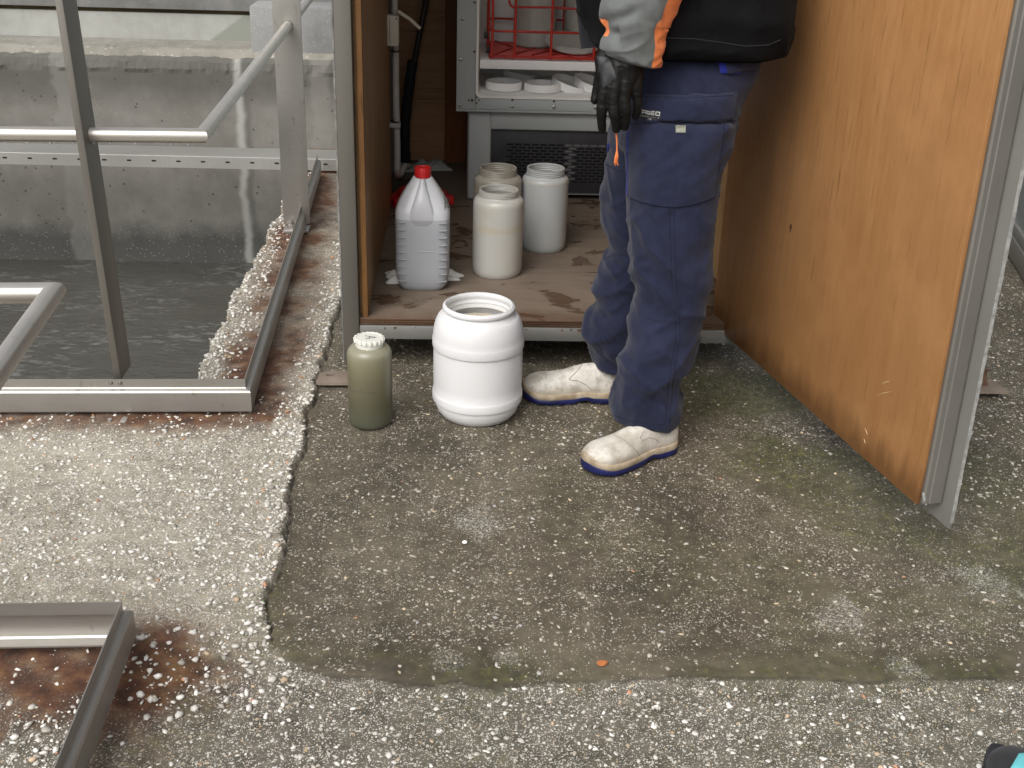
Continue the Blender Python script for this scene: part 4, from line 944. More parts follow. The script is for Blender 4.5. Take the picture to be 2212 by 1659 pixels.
c0_ = cw(740, 1085); c1_ = cw(828, 1085); MB().box((c0_[0], YW-.021, c0_[2]-.009), (c1_[0]+.003, YW+.021, c0_[2]+.009), .003).build('clip', MAT['conduit'], cd)
for yy in (445, 1058): c_ = cw(797, yy); MB().lathe([(.0165, 0), (.0165, .006)], (c_[0]-.004, YW, c_[2]-.003), 20).build('cable_tie', MAT['black_plastic'], cd)
ja, jb = cw(666, 112), cw(829, 380)
jx = thing('junction_box', ((ja[0]+jb[0])/2, YW-.05, jb[2]), 'cream junction box with an open latch arm above the grey conduit', 'junction box')
MB().box((ja[0], YW-.075, jb[2]), (jb[0], YW-.02, ja[2]), .006).build('housing', MAT['box_cream'], jx); xm = ja[0]+(jb[0]-ja[0])*.515
MB().box((xm-.0008, YW-.0756, jb[2]+.006), (xm+.0008, YW-.0747, ja[2]-.006), 0).build('lid_line', MAT['seam_dark'], jx)
a_, b_ = cw(812, 100, -.05), cw(1005, 250, -.05); mb = MB(); dv = unit(b_-a_); nv = np.array([-dv[2], 0, dv[0]])
mb.tube([a_, a_+(b_-a_)*.5+nv*.004, b_], [.007, .0062, .0068], 8); mb.build('latch_arm', MAT['box_cream'], jx)
c_ = cw(808, 140); m_ = MB(); m_.lathe([(.0035, 0), (.0035, .001)], (0, 0, 0), 10); m_.v = [(c_[0]+p[0], YW-.0752-p[2], c_[2]+p[1]) for p in m_.v]; m_.build('screw', MAT['black_plastic'], jx)
u0, u1 = cw(668, -60), cw(720, 88); MB().box((u0[0], YW-.07, u1[2]), (u1[0], YW-.025, u0[2]+.05), .006).build('upper_housing', MAT['box_cream'], jx)
hp = [cw(1075, -260, .6), cw(1058, 0, .6), cw(1010, 240, .6), cw(955, 540, .6)]
hp2 = [cw(940, 530, .6), cw(915, 720, .6), cw(885, 980, .6), cw(872, 1200, .6), cw(880, 1400, .62)]
hs_ = thing('hose', (hp2[-1][0], YW-.05, ZF), 'thin dark hose running down into a thick black insulation sleeve beside the conduit', 'hose')
def smoothpath(p, n_=8):
    p = [np.array(q) for q in p]; o = []
    for i in range(len(p)-1):
        p0 = p[max(i-1, 0)]; p1 = p[i]; p2_ = p[i+1]; p3 = p[min(i+2, len(p)-1)]
        for k_ in range(n_):
            t_ = k_/n_; o.append(.5*((2*p1)+(-p0+p2_)*t_+(2*p0-5*p1+4*p2_-p3)*t_**2+(-p0+3*p1-3*p2_+p3)*t_**3))
    return o+[p[-1]]
MB().tube(smoothpath(hp), .0125, 14).build('inner_hose', MAT['hose'], hs_); sp_ = smoothpath(hp2)
MB().tube(sp_, [.0215+.001*math.sin(i*.9) for i in range(len(sp_))], 16).build('insulation_sleeve', MAT['rubber'], hs_)

def crumple(name, cx, cy, z0, sx_, sy_, h_, mat, label, cat, seed=1, rot=0.0, n=28, fold=3):
    g = np.linspace(-1, 1, n); X_, Y_ = np.meshgrid(g, g); P2 = np.c_[X_.ravel(), Y_.ravel()]
    w_ = fbm(P2*fold*.6+5, seed, 4); ed = 1+.25*(fbm(P2*1.3, seed+3)-.5)*2
    z = np.clip((w_-.30)*2.0, .02, None)*h_*sstep(1.08, .75, np.abs(P2).max(1))+.0015
    x = P2[:, 0]*sx_*ed; y = P2[:, 1]*sy_*ed; ca, sa = math.cos(rot), math.sin(rot)
    V = np.c_[cx+x*ca-y*sa, cy+x*sa+y*ca, z0+z]; Vb = V.copy(); Vb[:, 2] = z0+.0008
    F_ = [(j*n+i, j*n+i+1, (j+1)*n+i+1, (j+1)*n+i) for j in range(n-1) for i in range(n-1)]; o = n*n
    Fb = [tuple(o+i for i in f[::-1]) for f in F_]
    rim = [i for i in range(n)]+[j*n+n-1 for j in range(1, n)]+[n*n-2-i for i in range(n-1)]+[(n-2-j)*n for j in range(n-2)]
    Fr = [(a, o+a, o+b, b) for a, b in zip(rim, rim[1:]+rim[:1])]
    ob = mesh_obj(name, np.r_[V, Vb], F_+Fb+Fr, MAT[mat], base=(cx, cy, z0), smooth=True, ang=60); return tag(ob, label, cat)
g = atz(905, 368, ZF); crumple('rag', g[0]+.02, g[1]+.04, ZF, .11, .06, .042, 'rag', 'crumpled grey cloth on the cabinet floor at the foot of the black hose', 'cloth', 4, .2)

# ------------------------------------------------------------------ jars, jug, drum, bottle
zz4 = lambda x, y: (822.9+x*.2149, 301.7+y*.2149)
def jar(wl, wr, yb, ml_, mr, yt, ykneck, yshould, label, mat, z0=ZF, extra=None):
    """jar turned from measured outline: body edges, base, mouth edges, mouth top, neck foot, end of shoulder"""
    a, b = zz4((wl+wr)/2, yb); g = atz(a, b, z0); Wd = (wr-wl)*.2149; r = Wd/2/ppm(g+np.array([0, .07, .1])); c = np.array([g[0], g[1]+r*.96, z0])
    for _ in range(2): r = Wd/2/ppm(c+np.array([0, 0, .12])); c[1] = g[1]+r*.96
    rm = (mr-ml_)*.2149/2/ppm(c+np.array([0, 0, .26]))
    def zh(y, rr_):    # height whose near rim lands on photo row y
        a, b = zz4((wl+wr)/2, y); return aty(a, b, c[1]-rr_)[2]-z0
    H = aty(zz4((ml_+mr)/2, yt)[0], zz4(0, yt)[1], c[1]+rm)[2]-z0; hn = zh(ykneck, rm); hs_ = zh(yshould, r)
    th = rm*.06
    prof = [(r*.55, .004), (r*.80, .001), (r*.90, 0), (r*.955, .005), (r*.985, .018), (r, .03), (r, hs_*.6), (r, hs_), (r*.99, hs_+(hn-hs_)*.35), (r*.95, hs_+(hn-hs_)*.62), (r*.88, hs_+(hn-hs_)*.83), (rm*1.01, hn-.003), (rm*.965, hn+.001)]
    nt_ = 3; st = (H-hn-.006)/nt_
    for k_ in range(nt_):
        z_ = hn+.002+k_*st; prof += [(rm*.965, z_), (rm*1.0, z_+st*.3), (rm*1.0, z_+st*.55), (rm*.965, z_+st*.85)]
    prof += [(rm*.975, H-.004), (rm*.985, H-.001), (rm*.96, H), (rm*.90, H-.001), (rm*.885, H-.004)]
    for k_ in range(3): z_ = H-.006-k_*st; prof += [(rm*.885, z_), (rm*.92, z_-st*.4), (rm*.885, z_-st*.8)]
    prof += [(rm*.89, hn-.002), (r*.93, hs_), (r*.95, .03), (r*.9, .008), (.0005, .006)]
    base = c; o = MB().lathe(prof, c, 72, cap0=True, cap1=False).build('sample_jar', mat(hs_) if callable(mat) else mat, base=base, ang=50)
    return tag(o, label, 'jar', 'white wide mouthed jars on the cabinet floor'), c, r, H
CL1, CL2 = (.41, .405, .375), (.50, .495, .465)
j1, cj1, rj1, Hj1 = jar(918, 1425, 1410, 985, 1385, 442, 610, 720, 'open white jar with tan stain ring, standing in front of the other two jars', lambda h: jar_mat('jar_stained', CL1, CL2, (.42, .33, .18), .165, .02, .6))
j2, cj2, rj2, Hj2 = jar(1405, 1870, 1150, 1450, 1832, 230, 395, 480, 'open whitish jar with a thin tan line near the top, rightmost of the three', lambda h: jar_mat('jar_clean', (.385, .40, .40), (.47, .485, .485), (.36, .31, .2), .245, .008, .45))
j3, cj3, rj3, Hj3 = jar(925, 1400, 1180, 982, 1360, 228, 395, 480, 'grubby greyish open jar standing behind the other two', lambda h: jar_mat('jar_grubby', (.28, .26, .215), (.38, .36, .315), (.30, .21, .10), .12, .05, .8))

# five litre jug
a, b = zz4(415, 1530); g = atz(a, b, ZF); jc = np.array([g[0], g[1]+.062, ZF]); sc_ = 1/ppm(jc+np.array([0, 0, .15]))*.2149
def jz(y, dy=-.062): a, b = zz4(415, y); return aty(a, b, jc[1]+dy)[2]-ZF
hw = (690-148)/2*sc_
def sqring(cx, cy, z, hx, hy, p=4.2, n=64, front=None):
    o = []
    for k_ in range(n):
        a = 2*math.pi*k_/n; ca, sa = math.cos(a), math.sin(a); x = hx*math.copysign(abs(ca)**(2/p), ca); y = hy*math.copysign(abs(sa)**(2/p), sa)
        o.append((cx+x, cy+y, z))
    return o
lev = [(0.004, .62, .62), (0, .74, .74), (.004, .80, .80), (.016, .905, .9), (.035, .965, .965), (.065, 1, 1), (.12, 1, 1), (.19, 1, 1)]
zsh = jz(760); ztp = jz(380, -.02)
R = [sqring(jc[0], jc[1], ZF+z, hw*a_, .064*b_) for z, a_, b_ in lev if z < zsh]
for t_ in np.linspace(0, 1, 12):
    z = zsh+(ztp-zsh)*t_; f_ = 1-.70*(t_**1.35); R.append(sqring(jc[0], jc[1]+.010*t_, ZF+z, hw*f_, .064*(1-.66*t_**1.1), 4.2-1.9*t_))
mb = MB(); mb.rings(R); V = np.array(mb.v)
# pressed grips down both front corners, hollow beside the carrying ridge, waist line
rel = V-np.array([jc[0], jc[1], ZF]); fr_ = rel[:, 1] < -.03
jug = thing('plastic_jug', jc, 'translucent white five litre jug with red cap, half full, beside the jars', 'jug')
MAT['jug'] = jar_mat('jug_plastic', (.50, .51, .53), (.58, .59, .61), (.45, .43, .38), .165, .004, .12, liquid=(.35, .365, .39), lz=jz(818))
mb.build('body', MAT['jug'], jug, ang=60)
hp_ = [(jc[0]-.0, jc[1]-.0525, ZF+zsh*.86), (jc[0]-.0, jc[1]-.0565, ZF+zsh*1.0), (jc[0], jc[1]-.052, ZF+zsh+(ztp-zsh)*.35), (jc[0], jc[1]-.036, ZF+zsh+(ztp-zsh)*.68), (jc[0], jc[1]-.022, ZF+ztp-.004)]
sp_ = smoothpath(hp_, 6); n_ = len(sp_); mb = MB(); R = []
for i, p in enumerate(sp_):
    t_ = i/(n_-1); wx_ = (.046*(1-t_)**1.3+.0078); R.append([(p[0]+wx_*math.cos(a), p[1]+.010*math.sin(a)-.002, p[2]) for a in np.linspace(0, 2*math.pi, 20, endpoint=False)])
mb.rings(R); mb.build('handle_ridge', MAT['jug'], jug, ang=60)
mb = MB()
for s_ in (-1, 1):
    mb = MB()
    for i in range(9):
        z = ZF+zsh*(.14+.095*i); x0_ = jc[0]+s_*hw*.60; x1_ = jc[0]+s_*hw*.90
        mb.tube([(x0_, jc[1]-.0640, z), ((x0_+x1_)/2, jc[1]-.0632, z-.0005), (x1_, jc[1]-.0575, z+.0006)], .0017, 6)
    mb.build('grip_rib', MAT['jug'], jug)
mb = MB(); mb.tube([(jc[0]-.012, jc[1]-.0642, ZF+zsh*.53), (jc[0]+.035, jc[1]-.0642, ZF+zsh*.53)], .0018, 6); mb.build('waist_line', MAT['jug'], jug)
zc = ztp-.004; rc = (500-330)/2*sc_*.96; capm = MB(); V = []; n_ = 60
prof = [(rc*.99, 0), (rc, .003), (rc, .026), (rc*.96, .030), (rc*.8, .0305), (rc*.78, .0285), (.0005, .0285)]
V = [(jc[0]+r_*(1+(.025*(1 if k_ % 3 == 0 else 0) if 0 < i < 3 else 0))*math.cos(2*math.pi*k_/n_), jc[1]+.006+r_*(1+(.025*(1 if k_ % 3 == 0 else 0) if 0 < i < 3 else 0))*math.sin(2*math.pi*k_/n_), ZF+zc+z) for i, (r_, z) in enumerate(prof) for k_ in range(n_)]
capm.add(V, [(i*n_+k_, i*n_+(k_+1) % n_, (i+1)*n_+(k_+1) % n_, (i+1)*n_+k_) for i in range(len(prof)-1) for k_ in range(n_)]); capm.build('cap', MAT['red_cap'], jug)
def text_obj(name, s_, size, mat, parent, M_, ext=.0003, align='CENTER', sx_=1.0):
    cu = bpy.data.curves.new(name, 'FONT'); cu.body = s_; cu.size = size; cu.extrude = ext; cu.align_x = align; cu.align_y = 'CENTER'; cu.resolution_u = 3
    o = bpy.data.objects.new('tmp', cu); COL.objects.link(o); dg = bpy.context.evaluated_depsgraph_get(); dg.update()
    me = bpy.data.meshes.new_from_object(o.evaluated_get(dg)); V = [v.co.copy() for v in me.vertices]; Fc = [tuple(p.vertices) for p in me.polygons]; bpy.data.objects.remove(o)
    V = [M_(Vector((v.x*sx_, v.y, v.z))) if callable(M_) else M_ @ Vector((v.x*sx_, v.y, v.z)) for v in V]; return mesh_obj(name, V, Fc, MAT[mat], parent, smooth=False)
jw = zsh+(ztp-zsh)*.20
Mt = Matrix.Translation(Vector((jc[0]+hw*.86+.002, jc[1]-.028, ZF+jw+.012))) @ Matrix.Rotation(rad(48), 4, 'Z') @ Matrix.Rotation(rad(66), 4, 'X') @ Matrix.Rotation(rad(68), 4, 'Z')
text_obj('writing', 'KRAANW\n4LITER', .0125, 'ink', jug, Mt)
g = atz(*zz4(735, 1150), ZF)
crumple('paper_tissue', jc[0]+.0, jc[1]+.075, ZF, .118, .05, .032, 'tissue', 'crumpled white paper tissue lying under and behind the jug', 'tissue', 9, .18)
ra, rb = atz(*zz4(100, 640), ZF), atz(*zz4(700, 700), ZF); rcx, rcy = (ra[0]+rb[0])/2, (ra[1]+rb[1])/2+.03; rR = (rb[0]-ra[0])/2
mb = MB(); n_ = 96; prof = [(.90, .0), (1, .006), (1, .030), (.93, .036), (.80, .036), (.72, .06), (.45, .075), (.40, .085), (.0005, .085)]
V = [(rcx+rR*r_*(1+(.10*(1 if math.cos(k_*2*math.pi/n_*8) > .2 else 0) if i in (1, 2, 3) else 0))*math.cos(2*math.pi*k_/n_), rcy+rR*r_*(1+(.10*(1 if math.cos(k_*2*math.pi/n_*8) > .2 else 0) if i in (1, 2, 3) else 0))*math.sin(2*math.pi*k_/n_), ZF+.001+z) for i, (r_, z) in enumerate(prof) for k_ in range(n_)]
mb.add(V, [(i*n_+k_, i*n_+(k_+1) % n_, (i+1)*n_+(k_+1) % n_, (i+1)*n_+k_) for i in range(len(prof)-1) for k_ in range(n_)])
tag(mb.build('drum_lid', MAT['red_cap'], base=(rcx, rcy, ZF)), 'red plastic notched drum lid lying on the floor behind the jug', 'lid')
g = atz(1556, 425, ZF); mb = MB().lathe([(.05, 0), (.055, .004), (.055, .03), (.048, .036), (.03, .04), (.0005, .04)], (g[0]+.03, g[1]+.08, ZF), 40, cap1=False)
tag(mb.build('drum_lid', MAT['red_cap'], base=(g[0]+.03, g[1]+.08, ZF)), 'red plastic lid glimpsed between the trouser leg and the door', 'lid')
g = atz(1545, 428, ZF)
mb = MB().tube([(g[0]-.012, g[1]+.04, ZF+.012), (g[0]-.004, g[1]+.04, ZF+.045), (g[0]+.010, g[1]+.04, ZF+.045), (g[0]+.012, g[1]+.04, ZF+.012)], .005, 8).box((g[0]-.02, g[1]+.03, ZF), (g[0]+.02, g[1]+.05, ZF+.014), .003)
tag(mb.build('metal_hook', MAT['bolt'], base=(g[0], g[1]+.04, ZF)), 'small bright metal hook on the floor by the red lid', 'hook')

# white drum
g = atz(1031, 926.5, 0); rD = (1126-934)/2/ppm((.05, 2.95, .15)); dc = np.array([g[0], g[1]+rD*.86, 0])
def dz(y, r_): return aty(1031, y, dc[1]-r_)[2]
rb1 = rD*1.016; rmD = (1112-963)/2/ppm((dc[0], dc[1], .33))
z_b1t = dz(778, rb1); z_b1b = dz(806, rb1); z_b1t = dz(1250/1.8228+(390/2.765)/1.8228, rb1); z_b1b = dz(1250/1.8228+(487/2.765)/1.8228, rD)
z_b2t = dz(1250/1.8228+(978/2.765)/1.8228, rb1); z_b2b = dz(1250/1.8228+(1072/2.765)/1.8228, rD)
Hd = aty(1037, 632, dc[1]+rmD)[2]; z_nk = dz(1250/1.8228+(60/2.765)/1.8228, rmD*1.08); z_lip = dz(650/1.8228+(1240/2.011)/1.8228, rmD*1.05)
prof = [(rD*.5, .004), (rD*.74, 0), (rD*.82, .004), (rD*.91, .020), (rD*.965, .042), (rD*.962, z_b2b-.004), (rD*.968, z_b2b), (rb1*.995, z_b2b+.002), (rb1, z_b2b+.006), (rb1, z_b2t-.004), (rb1*.992, z_b2t-.001), (rD*.99, z_b2t+.003), (rD*.992, z_b2t+.03), (rD*.992, z_b1b-.02), (rD*.975, z_b1b-.003), (rD*.975, z_b1b), (rb1*.995, z_b1b+.001), (rb1, z_b1b+.004), (rb1, z_b1t-.003), (rb1*.992, z_b1t), (rD*1.0, z_b1t+.004)]
zS = z_nk-.012
for t_ in np.linspace(.12, 1, 9): prof.append((rD+(rmD*1.09-rD)*(1-math.cos(t_*math.pi/2))**.85, z_b1t+.004+(zS-z_b1t-.004)*math.sin(t_*math.pi/2)))
prof += [(rmD*1.04, zS+.006), (rmD*.975, zS+.010), (rmD*.965, z_lip-.004), (rmD*1.02, z_lip-.001), (rmD*1.055, z_lip+.003), (rmD*1.055, z_lip+.008), (rmD*1.02, z_lip+.012), (rmD*.975, z_lip+.014), (rmD*.975, Hd-.010), (rmD*1.0, Hd-.006), (rmD*1.0, Hd-.002), (rmD*.98, Hd), (rmD*.95, Hd-.001), (rmD*.93, Hd-.005)]
for k_ in range(2): z_ = Hd-.012-k_*.016; prof += [(rmD*.93, z_), (rmD*.965, z_-.005), (rmD*.965, z_-.008), (rmD*.93, z_-.013)]
prof += [(rmD*.95, zS), (rD*.93, z_b1t), (rD*.95, .05), (rD*.8, .01), (.0005, .008)]
drm = thing('plastic_drum', dc, 'x', 'drum'); MB().lathe(prof, dc, 120, cap1=False).build('body', MAT['white'], drm, ang=38)
MAT['sludge'] = simple('cloudy_liquid', (.50, .44, .33), (.60, .54, .42), .25, 6, bump=.05)
MB().lathe([(.0005, Hd-.058), (rmD*.6, Hd-.0585), (rmD*.955, Hd-.058), (rmD*.955, Hd-.066), (.0005, Hd-.066)], dc, 64, cap0=False, cap1=False).build('liquid', MAT['sludge'], drm)
tag(drm, 'big open white plastic drum with two raised bands standing before the cabinet', 'drum')

# brown sample bottle with scalloped cap
g = atz(798, 931, 0); rB = (845-750)/2/ppm((-.25, 2.88, .12)); bc = np.array([g[0], g[1]+rB*.93, 0])
zq = lambda y: 1250/1.8228+(y/2.765)/1.8228
def bz(y, r_): return aty(798, zq(y), bc[1]-r_)[2]
hs2 = bz(490, rB); rn = (590-287)/2/2.765/1.8228/ppm((bc[0], bc[1], .25)); hn2 = bz(372, rn); hc = bz(283, rn*1.05)
sb = thing('sample_bottle', bc, 'brownish sample bottle full of murky liquid with ribbed cap, beside the steel post', 'bottle')
prof = [(rB*.6, .003), (rB*.85, 0), (rB*.94, .003), (rB*.985, .011), (rB, .022), (rB, hs2)]
for t_ in np.linspace(.2, 1, 7): prof.append((rB+(rn*.97-rB)*(1-math.cos(t_*math.pi/2)), hs2+(hn2-hs2+.004)*math.sin(t_*math.pi/2)))
prof += [(rn*.93, hn2+.006), (rn*.93, hc)]
def bot_mat():
    k = NT('murky_bottle'); o = k.obj(); z = k.n('SeparateXYZ', {0: o}).outputs[2]
    zz = k.math('DIVIDE', k.math('ADD', z, k.math('MULTIPLY', k.noise(o, 9, 3), .02)), .24)
    c = k.ramp(zz, [(.05, (.070, .080, .060)), (.35, (.088, .082, .050)), (.62, (.130, .118, .074)), (.82, (.19, .178, .112)), (.95, (.26, .25, .18))])   # settled sludge below, clearer liquid above
    c = k.mix(k.math('MULTIPLY', k.noise(k.map(o, (1, 1, 5)), 12, 4), .25), c, (.17, .155, .09))
    k.set(Base_Color=c, Roughness=.3); k.b.inputs['Subsurface Weight'].default_value = .2; k.b.inputs['Subsurface Radius'].default_value = (.015, .013, .009); k.b.inputs['Subsurface Scale'].default_value = .4
    k.bump(k.noise(o, 60, 3), .04, .001); return k.m
MB().lathe(prof, bc, 72).build('body', bot_mat(), sb, ang=45)
MAT['cap_ivory'] = simple('ivory_cap', (.66, .655, .59), (.74, .735, .67), .4, 10, bump=.03, sss=.15)
hT = aty(798, zq(215), bc[1])[2]; n_ = 144; rs_ = (607-262)/2/2.765/1.8228/ppm((bc[0], bc[1], hT))
prof = [(.5*rn, hn2+.003, 0), (rn*1.0, hn2+.003, 0), (rn*1.01, hn2+.006, 0), (rn*1.01, hT-.011, 0), (rs_*.90, hT-.010, 1), (rs_*.905, hT-.002, 1), (rs_*.89, hT, 1), (rs_*.80, hT+.001, 0), (rs_*.78, hT-.0005, 0), (.0005, hT-.0005, 0)]
V = []
for r_, z, sc in prof:
    for k_ in range(n_):
        a = 2*math.pi*k_/n_; s_ = 1+sc*.095*sstep(-.1, .35, np.array([math.cos(a*18)]))[0]; V.append((bc[0]+r_*s_*math.cos(a), bc[1]+r_*s_*math.sin(a), z))
mb = MB(); mb.add(V, [(i*n_+k_, i*n_+(k_+1) % n_, (i+1)*n_+(k_+1) % n_, (i+1)*n_+k_) for i in range(len(prof)-1) for k_ in range(n_)]); cap_ = mb.build('cap', MAT['cap_ivory'], sb, ang=35)
mb = MB()                                                     # letter A in pen strokes on the cap
LA = [((-.010, .010), (.016, .000)), ((.016, .000), (-.008, -.011)), ((.002, .006), (.001, -.007))]
for (x0_, y0_), (x1_, y1_) in LA: mb.tube([(bc[0]+x0_*1.15, bc[1]+y0_, hT-.0004), (bc[0]+x1_*1.15, bc[1]+y1_, hT-.0004)], .0009, 6)
mb.build('letter', MAT['ink'], cap_)
MB().box((bc[0]-.005, bc[1]-rn*.98-.004, hn2-.012), (bc[0]-.001, bc[1]-rn*.9, hn2+.004), .001).build('tab', MAT['cap_ivory'], sb)
def wrap(zc_, a0):
    def f_(v): a = a0+v.x/rB; return (bc[0]+(rB+.0002+v.z)*math.sin(a), bc[1]-(rB+.0002+v.z)*math.cos(a), zc_+v.y)
    return f_
text_obj('writing', 'Roestbuiw', .020, 'ink_faint', sb, wrap(aty(798, zq(825), bc[1]-rB)[2], -.38), .0001); text_obj('writing', 'C', .018, 'ink_faint', sb, wrap(aty(798, zq(615), bc[1]-rB)[2], -1.05), .0001)

# little things on the ground
g = atz(1145/1.0, 0, 0) if False else atz((1000+1147/1.3825)/1.8228, (1600+745/1.3825)/1.8228, .003)
o = MB().tube([(g[0]+.0042*math.cos(a), g[1]+.0042*math.sin(a), .006) for a in np.linspace(0, 2*math.pi, 17)], .0017, 8).build('washer', MAT['lid_white'], base=(g[0], g[1], 0)); tag(o, 'tiny white ring lying on the dark concrete', 'washer')
g = atz((1000+1895/1.3825)/1.8228, (1600+1408/1.3825)/1.8228, 0); c_ = np.array([g[0], g[1], .004]); V = [(c_[0]+.010*math.cos(a)*(1+.2*math.sin(3*a)), c_[1]+.006*math.sin(a), .002+z) for z in (0, .005) for a in np.linspace(0, 2*math.pi, 10, endpoint=False)]
mb = MB(); mb.add(V, [tuple(range(9, -1, -1)), tuple(range(10, 20))]+[(i, (i+1) % 10, 10+(i+1) % 10, 10+i) for i in range(10)]); tag(mb.build('stone_chip', MAT['orange_chip'], base=c_, smooth=False), 'flat orange stone chip on the dark concrete near its front edge', 'stone')
g = atz((1000+38/1.3825)/1.8228, (1600+1085/1.3825)/1.8228, 0); mb = MB()
for a, l_, b_ in ((1.9, .014, .6), (.7, .010, .8), (3.0, .009, .5)):
    d_ = np.array([math.cos(a), math.sin(a)]); s_ = np.array([-d_[1], d_[0]])*l_*.28
    p0 = (g[0], g[1], -.004); p1 = (g[0]+d_[0]*l_*.5+s_[0], g[1]+d_[1]*l_*.5+s_[1], .004+l_*b_*.6); p2_ = (g[0]+d_[0]*l_, g[1]+d_[1]*l_, .004+l_*b_); p3 = (g[0]+d_[0]*l_*.5-s_[0], g[1]+d_[1]*l_*.5-s_[1], .004+l_*b_*.6)
    mb.add([p0, p1, p2_, p3, (p0[0], p0[1], p0[2]-.001), (p1[0], p1[1], p1[2]-.0008), (p2_[0], p2_[1], p2_[2]-.0008), (p3[0], p3[1], p3[2]-.0008)], [(0, 1, 2, 3), (7, 6, 5, 4), (0, 4, 5, 1), (1, 5, 6, 2), (2, 6, 7, 3), (3, 7, 4, 0)])
tag(mb.build('seedling', MAT['sprout'], base=(g[0], g[1], -.004)), 'tiny green seedling growing in the crack between the slabs', 'plant')

# ------------------------------------------------------------------ the worker
per = thing('person', (.52, 2.85, 0), 'standing worker in black jacket, navy cargo trousers, black gloves and white clogs', 'person')
def pxring(l, r, y, Y, ry, n=44, p=2.3):
    a = aty(l, y, Y); b = aty(r, y, Y); c = (a+b)/2; hx = np.linalg.norm(b-a)/2; o = []
    for k_ in range(n):
        t_ = 2*math.pi*k_/n; ca, sa = math.cos(t_), math.sin(t_)
        o.append(np.array([c[0]+hx*math.copysign(abs(ca)**(2/p), ca), Y+ry*math.copysign(abs(sa)**(2/p), sa), c[2]]))
    return o
def dense(R, n_):
    R = np.array(R); m_ = len(R); t_ = np.linspace(0, m_-1, n_); o = []
    for q in t_:
        i = min(int(q), m_-2); f_ = q-i; p0 = R[max(i-1, 0)]; p1 = R[i]; p2_ = R[i+1]; p3 = R[min(i+2, m_-1)]
        o.append(.5*((2*p1)+(-p0+p2_)*f_+(2*p0-5*p1+4*p2_-p3)*f_**2+(-p0+3*p1-3*p2_+p3)*f_**3))
    return o
tm = MB()
near = [(1368, 1585, 255, 2.80, .125), (1352, 1576, 300, 2.79, .12), (1350, 1560, 350, 2.78, .115), (1353, 1541, 426, 2.765, .105), (1355, 1537, 488, 2.755, .10), (1357, 1531, 550, 2.75, .097), (1366, 1529, 603, 2.745, .095), (1373, 1522, 640, 2.74, .093), (1367, 1517, 674, 2.735, .092), (1352, 1500, 744, 2.725, .09), (1340, 1482, 782, 2.72, .088), (1331, 1465, 814, 2.72, .087), (1322, 1463, 838, 2.72, .087), (1317, 1474, 862, 2.72, .088), (1319, 1472, 885, 2.72, .086), (1323, 1462, 905, 2.72, .084)]
farl = [(1322, 1500, 255, 2.97, .12), (1316, 1480, 310, 2.98, .115), (1306, 1455, 380, 2.99, .108), (1300, 1443, 430, 3.0, .103), (1303, 1440, 475, 3.0, .10), (1317, 1438, 540, 3.005, .098), (1300, 1432, 580, 3.01, .097), (1281, 1418, 622, 3.02, .095), (1287, 1405, 664, 3.02, .09), (1272, 1395, 690, 3.025, .09), (1267, 1385, 728, 3.03, .088), (1278, 1375, 762, 3.035, .082), (1284, 1362, 786, 3.035, .078)]
pelv = [(1345, 1620, 60, 2.885, .13), (1348, 1632, 110, 2.885, .148), (1345, 1630, 150, 2.885, .162), (1345, 1606, 195, 2.885, .175), (1340, 1588, 240, 2.885, .18), (1338, 1575, 285, 2.885, .17), (1345, 1560, 330, 2.885, .13)]
for L in (near, farl, pelv): tm.rings(dense([pxring(*q, ry) if False else pxring(q[0], q[1], q[2], q[3], q[4]) for q in L], 50))
kneeZ = aty(1440, 640, 2.74)[2]
def folds(V, Nn):
    z = V[:, 2]; P = V.copy(); sl = P[:, 2]*1+P[:, 0]*.55
    warp = fbm(P*6, 201, 3)
    rid = 1-np.abs(2*vnoise(np.c_[P[:, 0]*7+warp*2.6, P[:, 1]*6, (P[:, 2]+P[:, 0]*.9)*13+warp*3], 202)-1)
    rid2 = 1-np.abs(2*vnoise(np.c_[P[:, 0]*10, P[:, 1]*11+warp*3, (P[:, 2]-P[:, 0]*.8)*22+warp*2], 203)-1)
    amp = .010+.019*np.exp(-((z-.20)/.14)**2)+.008*np.exp(-((z-.50)/.12)**2)+.005*np.exp(-((z-.84)/.1)**2)
    big = fbm(P*np.array([7, 7, 4.5]), 207, 3)-.5
    rid3 = 1-np.abs(2*vnoise(np.c_[P[:, 0]*22+warp*3, P[:, 1]*22, (P[:, 2]+P[:, 0]*.9)*40+warp*3], 204)-1)
    return amp*.62*(rid**1.9-.40)+amp*.42*(rid2**2.2-.32)+amp*.10*(rid3**2-.35)+big*.016
TV, TF = remesh(tm, .0062, 6, folds)
# hem: keep it level and slightly flared
tro = mesh_obj('trousers', TV, TF, MAT['navy'], per, ang=180)
TT = bvh(TV, TF)
def on_tro(name, mat, *a, **kw): return patch(TT, *a, **kw).build(name, MAT[mat], tro, ang=60)
on_tro('pocket', 'navy2', [(1358, 268), (1563, 262), (1541, 424), (1356, 421)], 34, 26, .007, puff=.005, wav=lambda u, v: (0, 24*math.sin(math.pi*u)**.8*v**3))
on_tro('pocket_flap', 'navy2', [(1372, 202), (1585, 200), (1580, 262), (1366, 268)], 34, 12, .019, puff=.003, wav=lambda u, v: (0, 4*math.sin(math.pi*u)))
FT_V = [tuple(o) for o in []]
dgx = bpy.context.evaluated_depsgraph_get()
def tree_of(objs):
    V = []; F_ = []
    for o in objs:
        b0 = len(V); og = Vector(ORG[o.name]); V += [tuple(v.co+og) for v in o.data.vertices]; F_ += [tuple(i+b0 for i in p.vertices) for p in o.data.polygons]
    return bvh(V, F_)
TT2 = tree_of([tro]+[c for c in tro.children])
mb = MB()
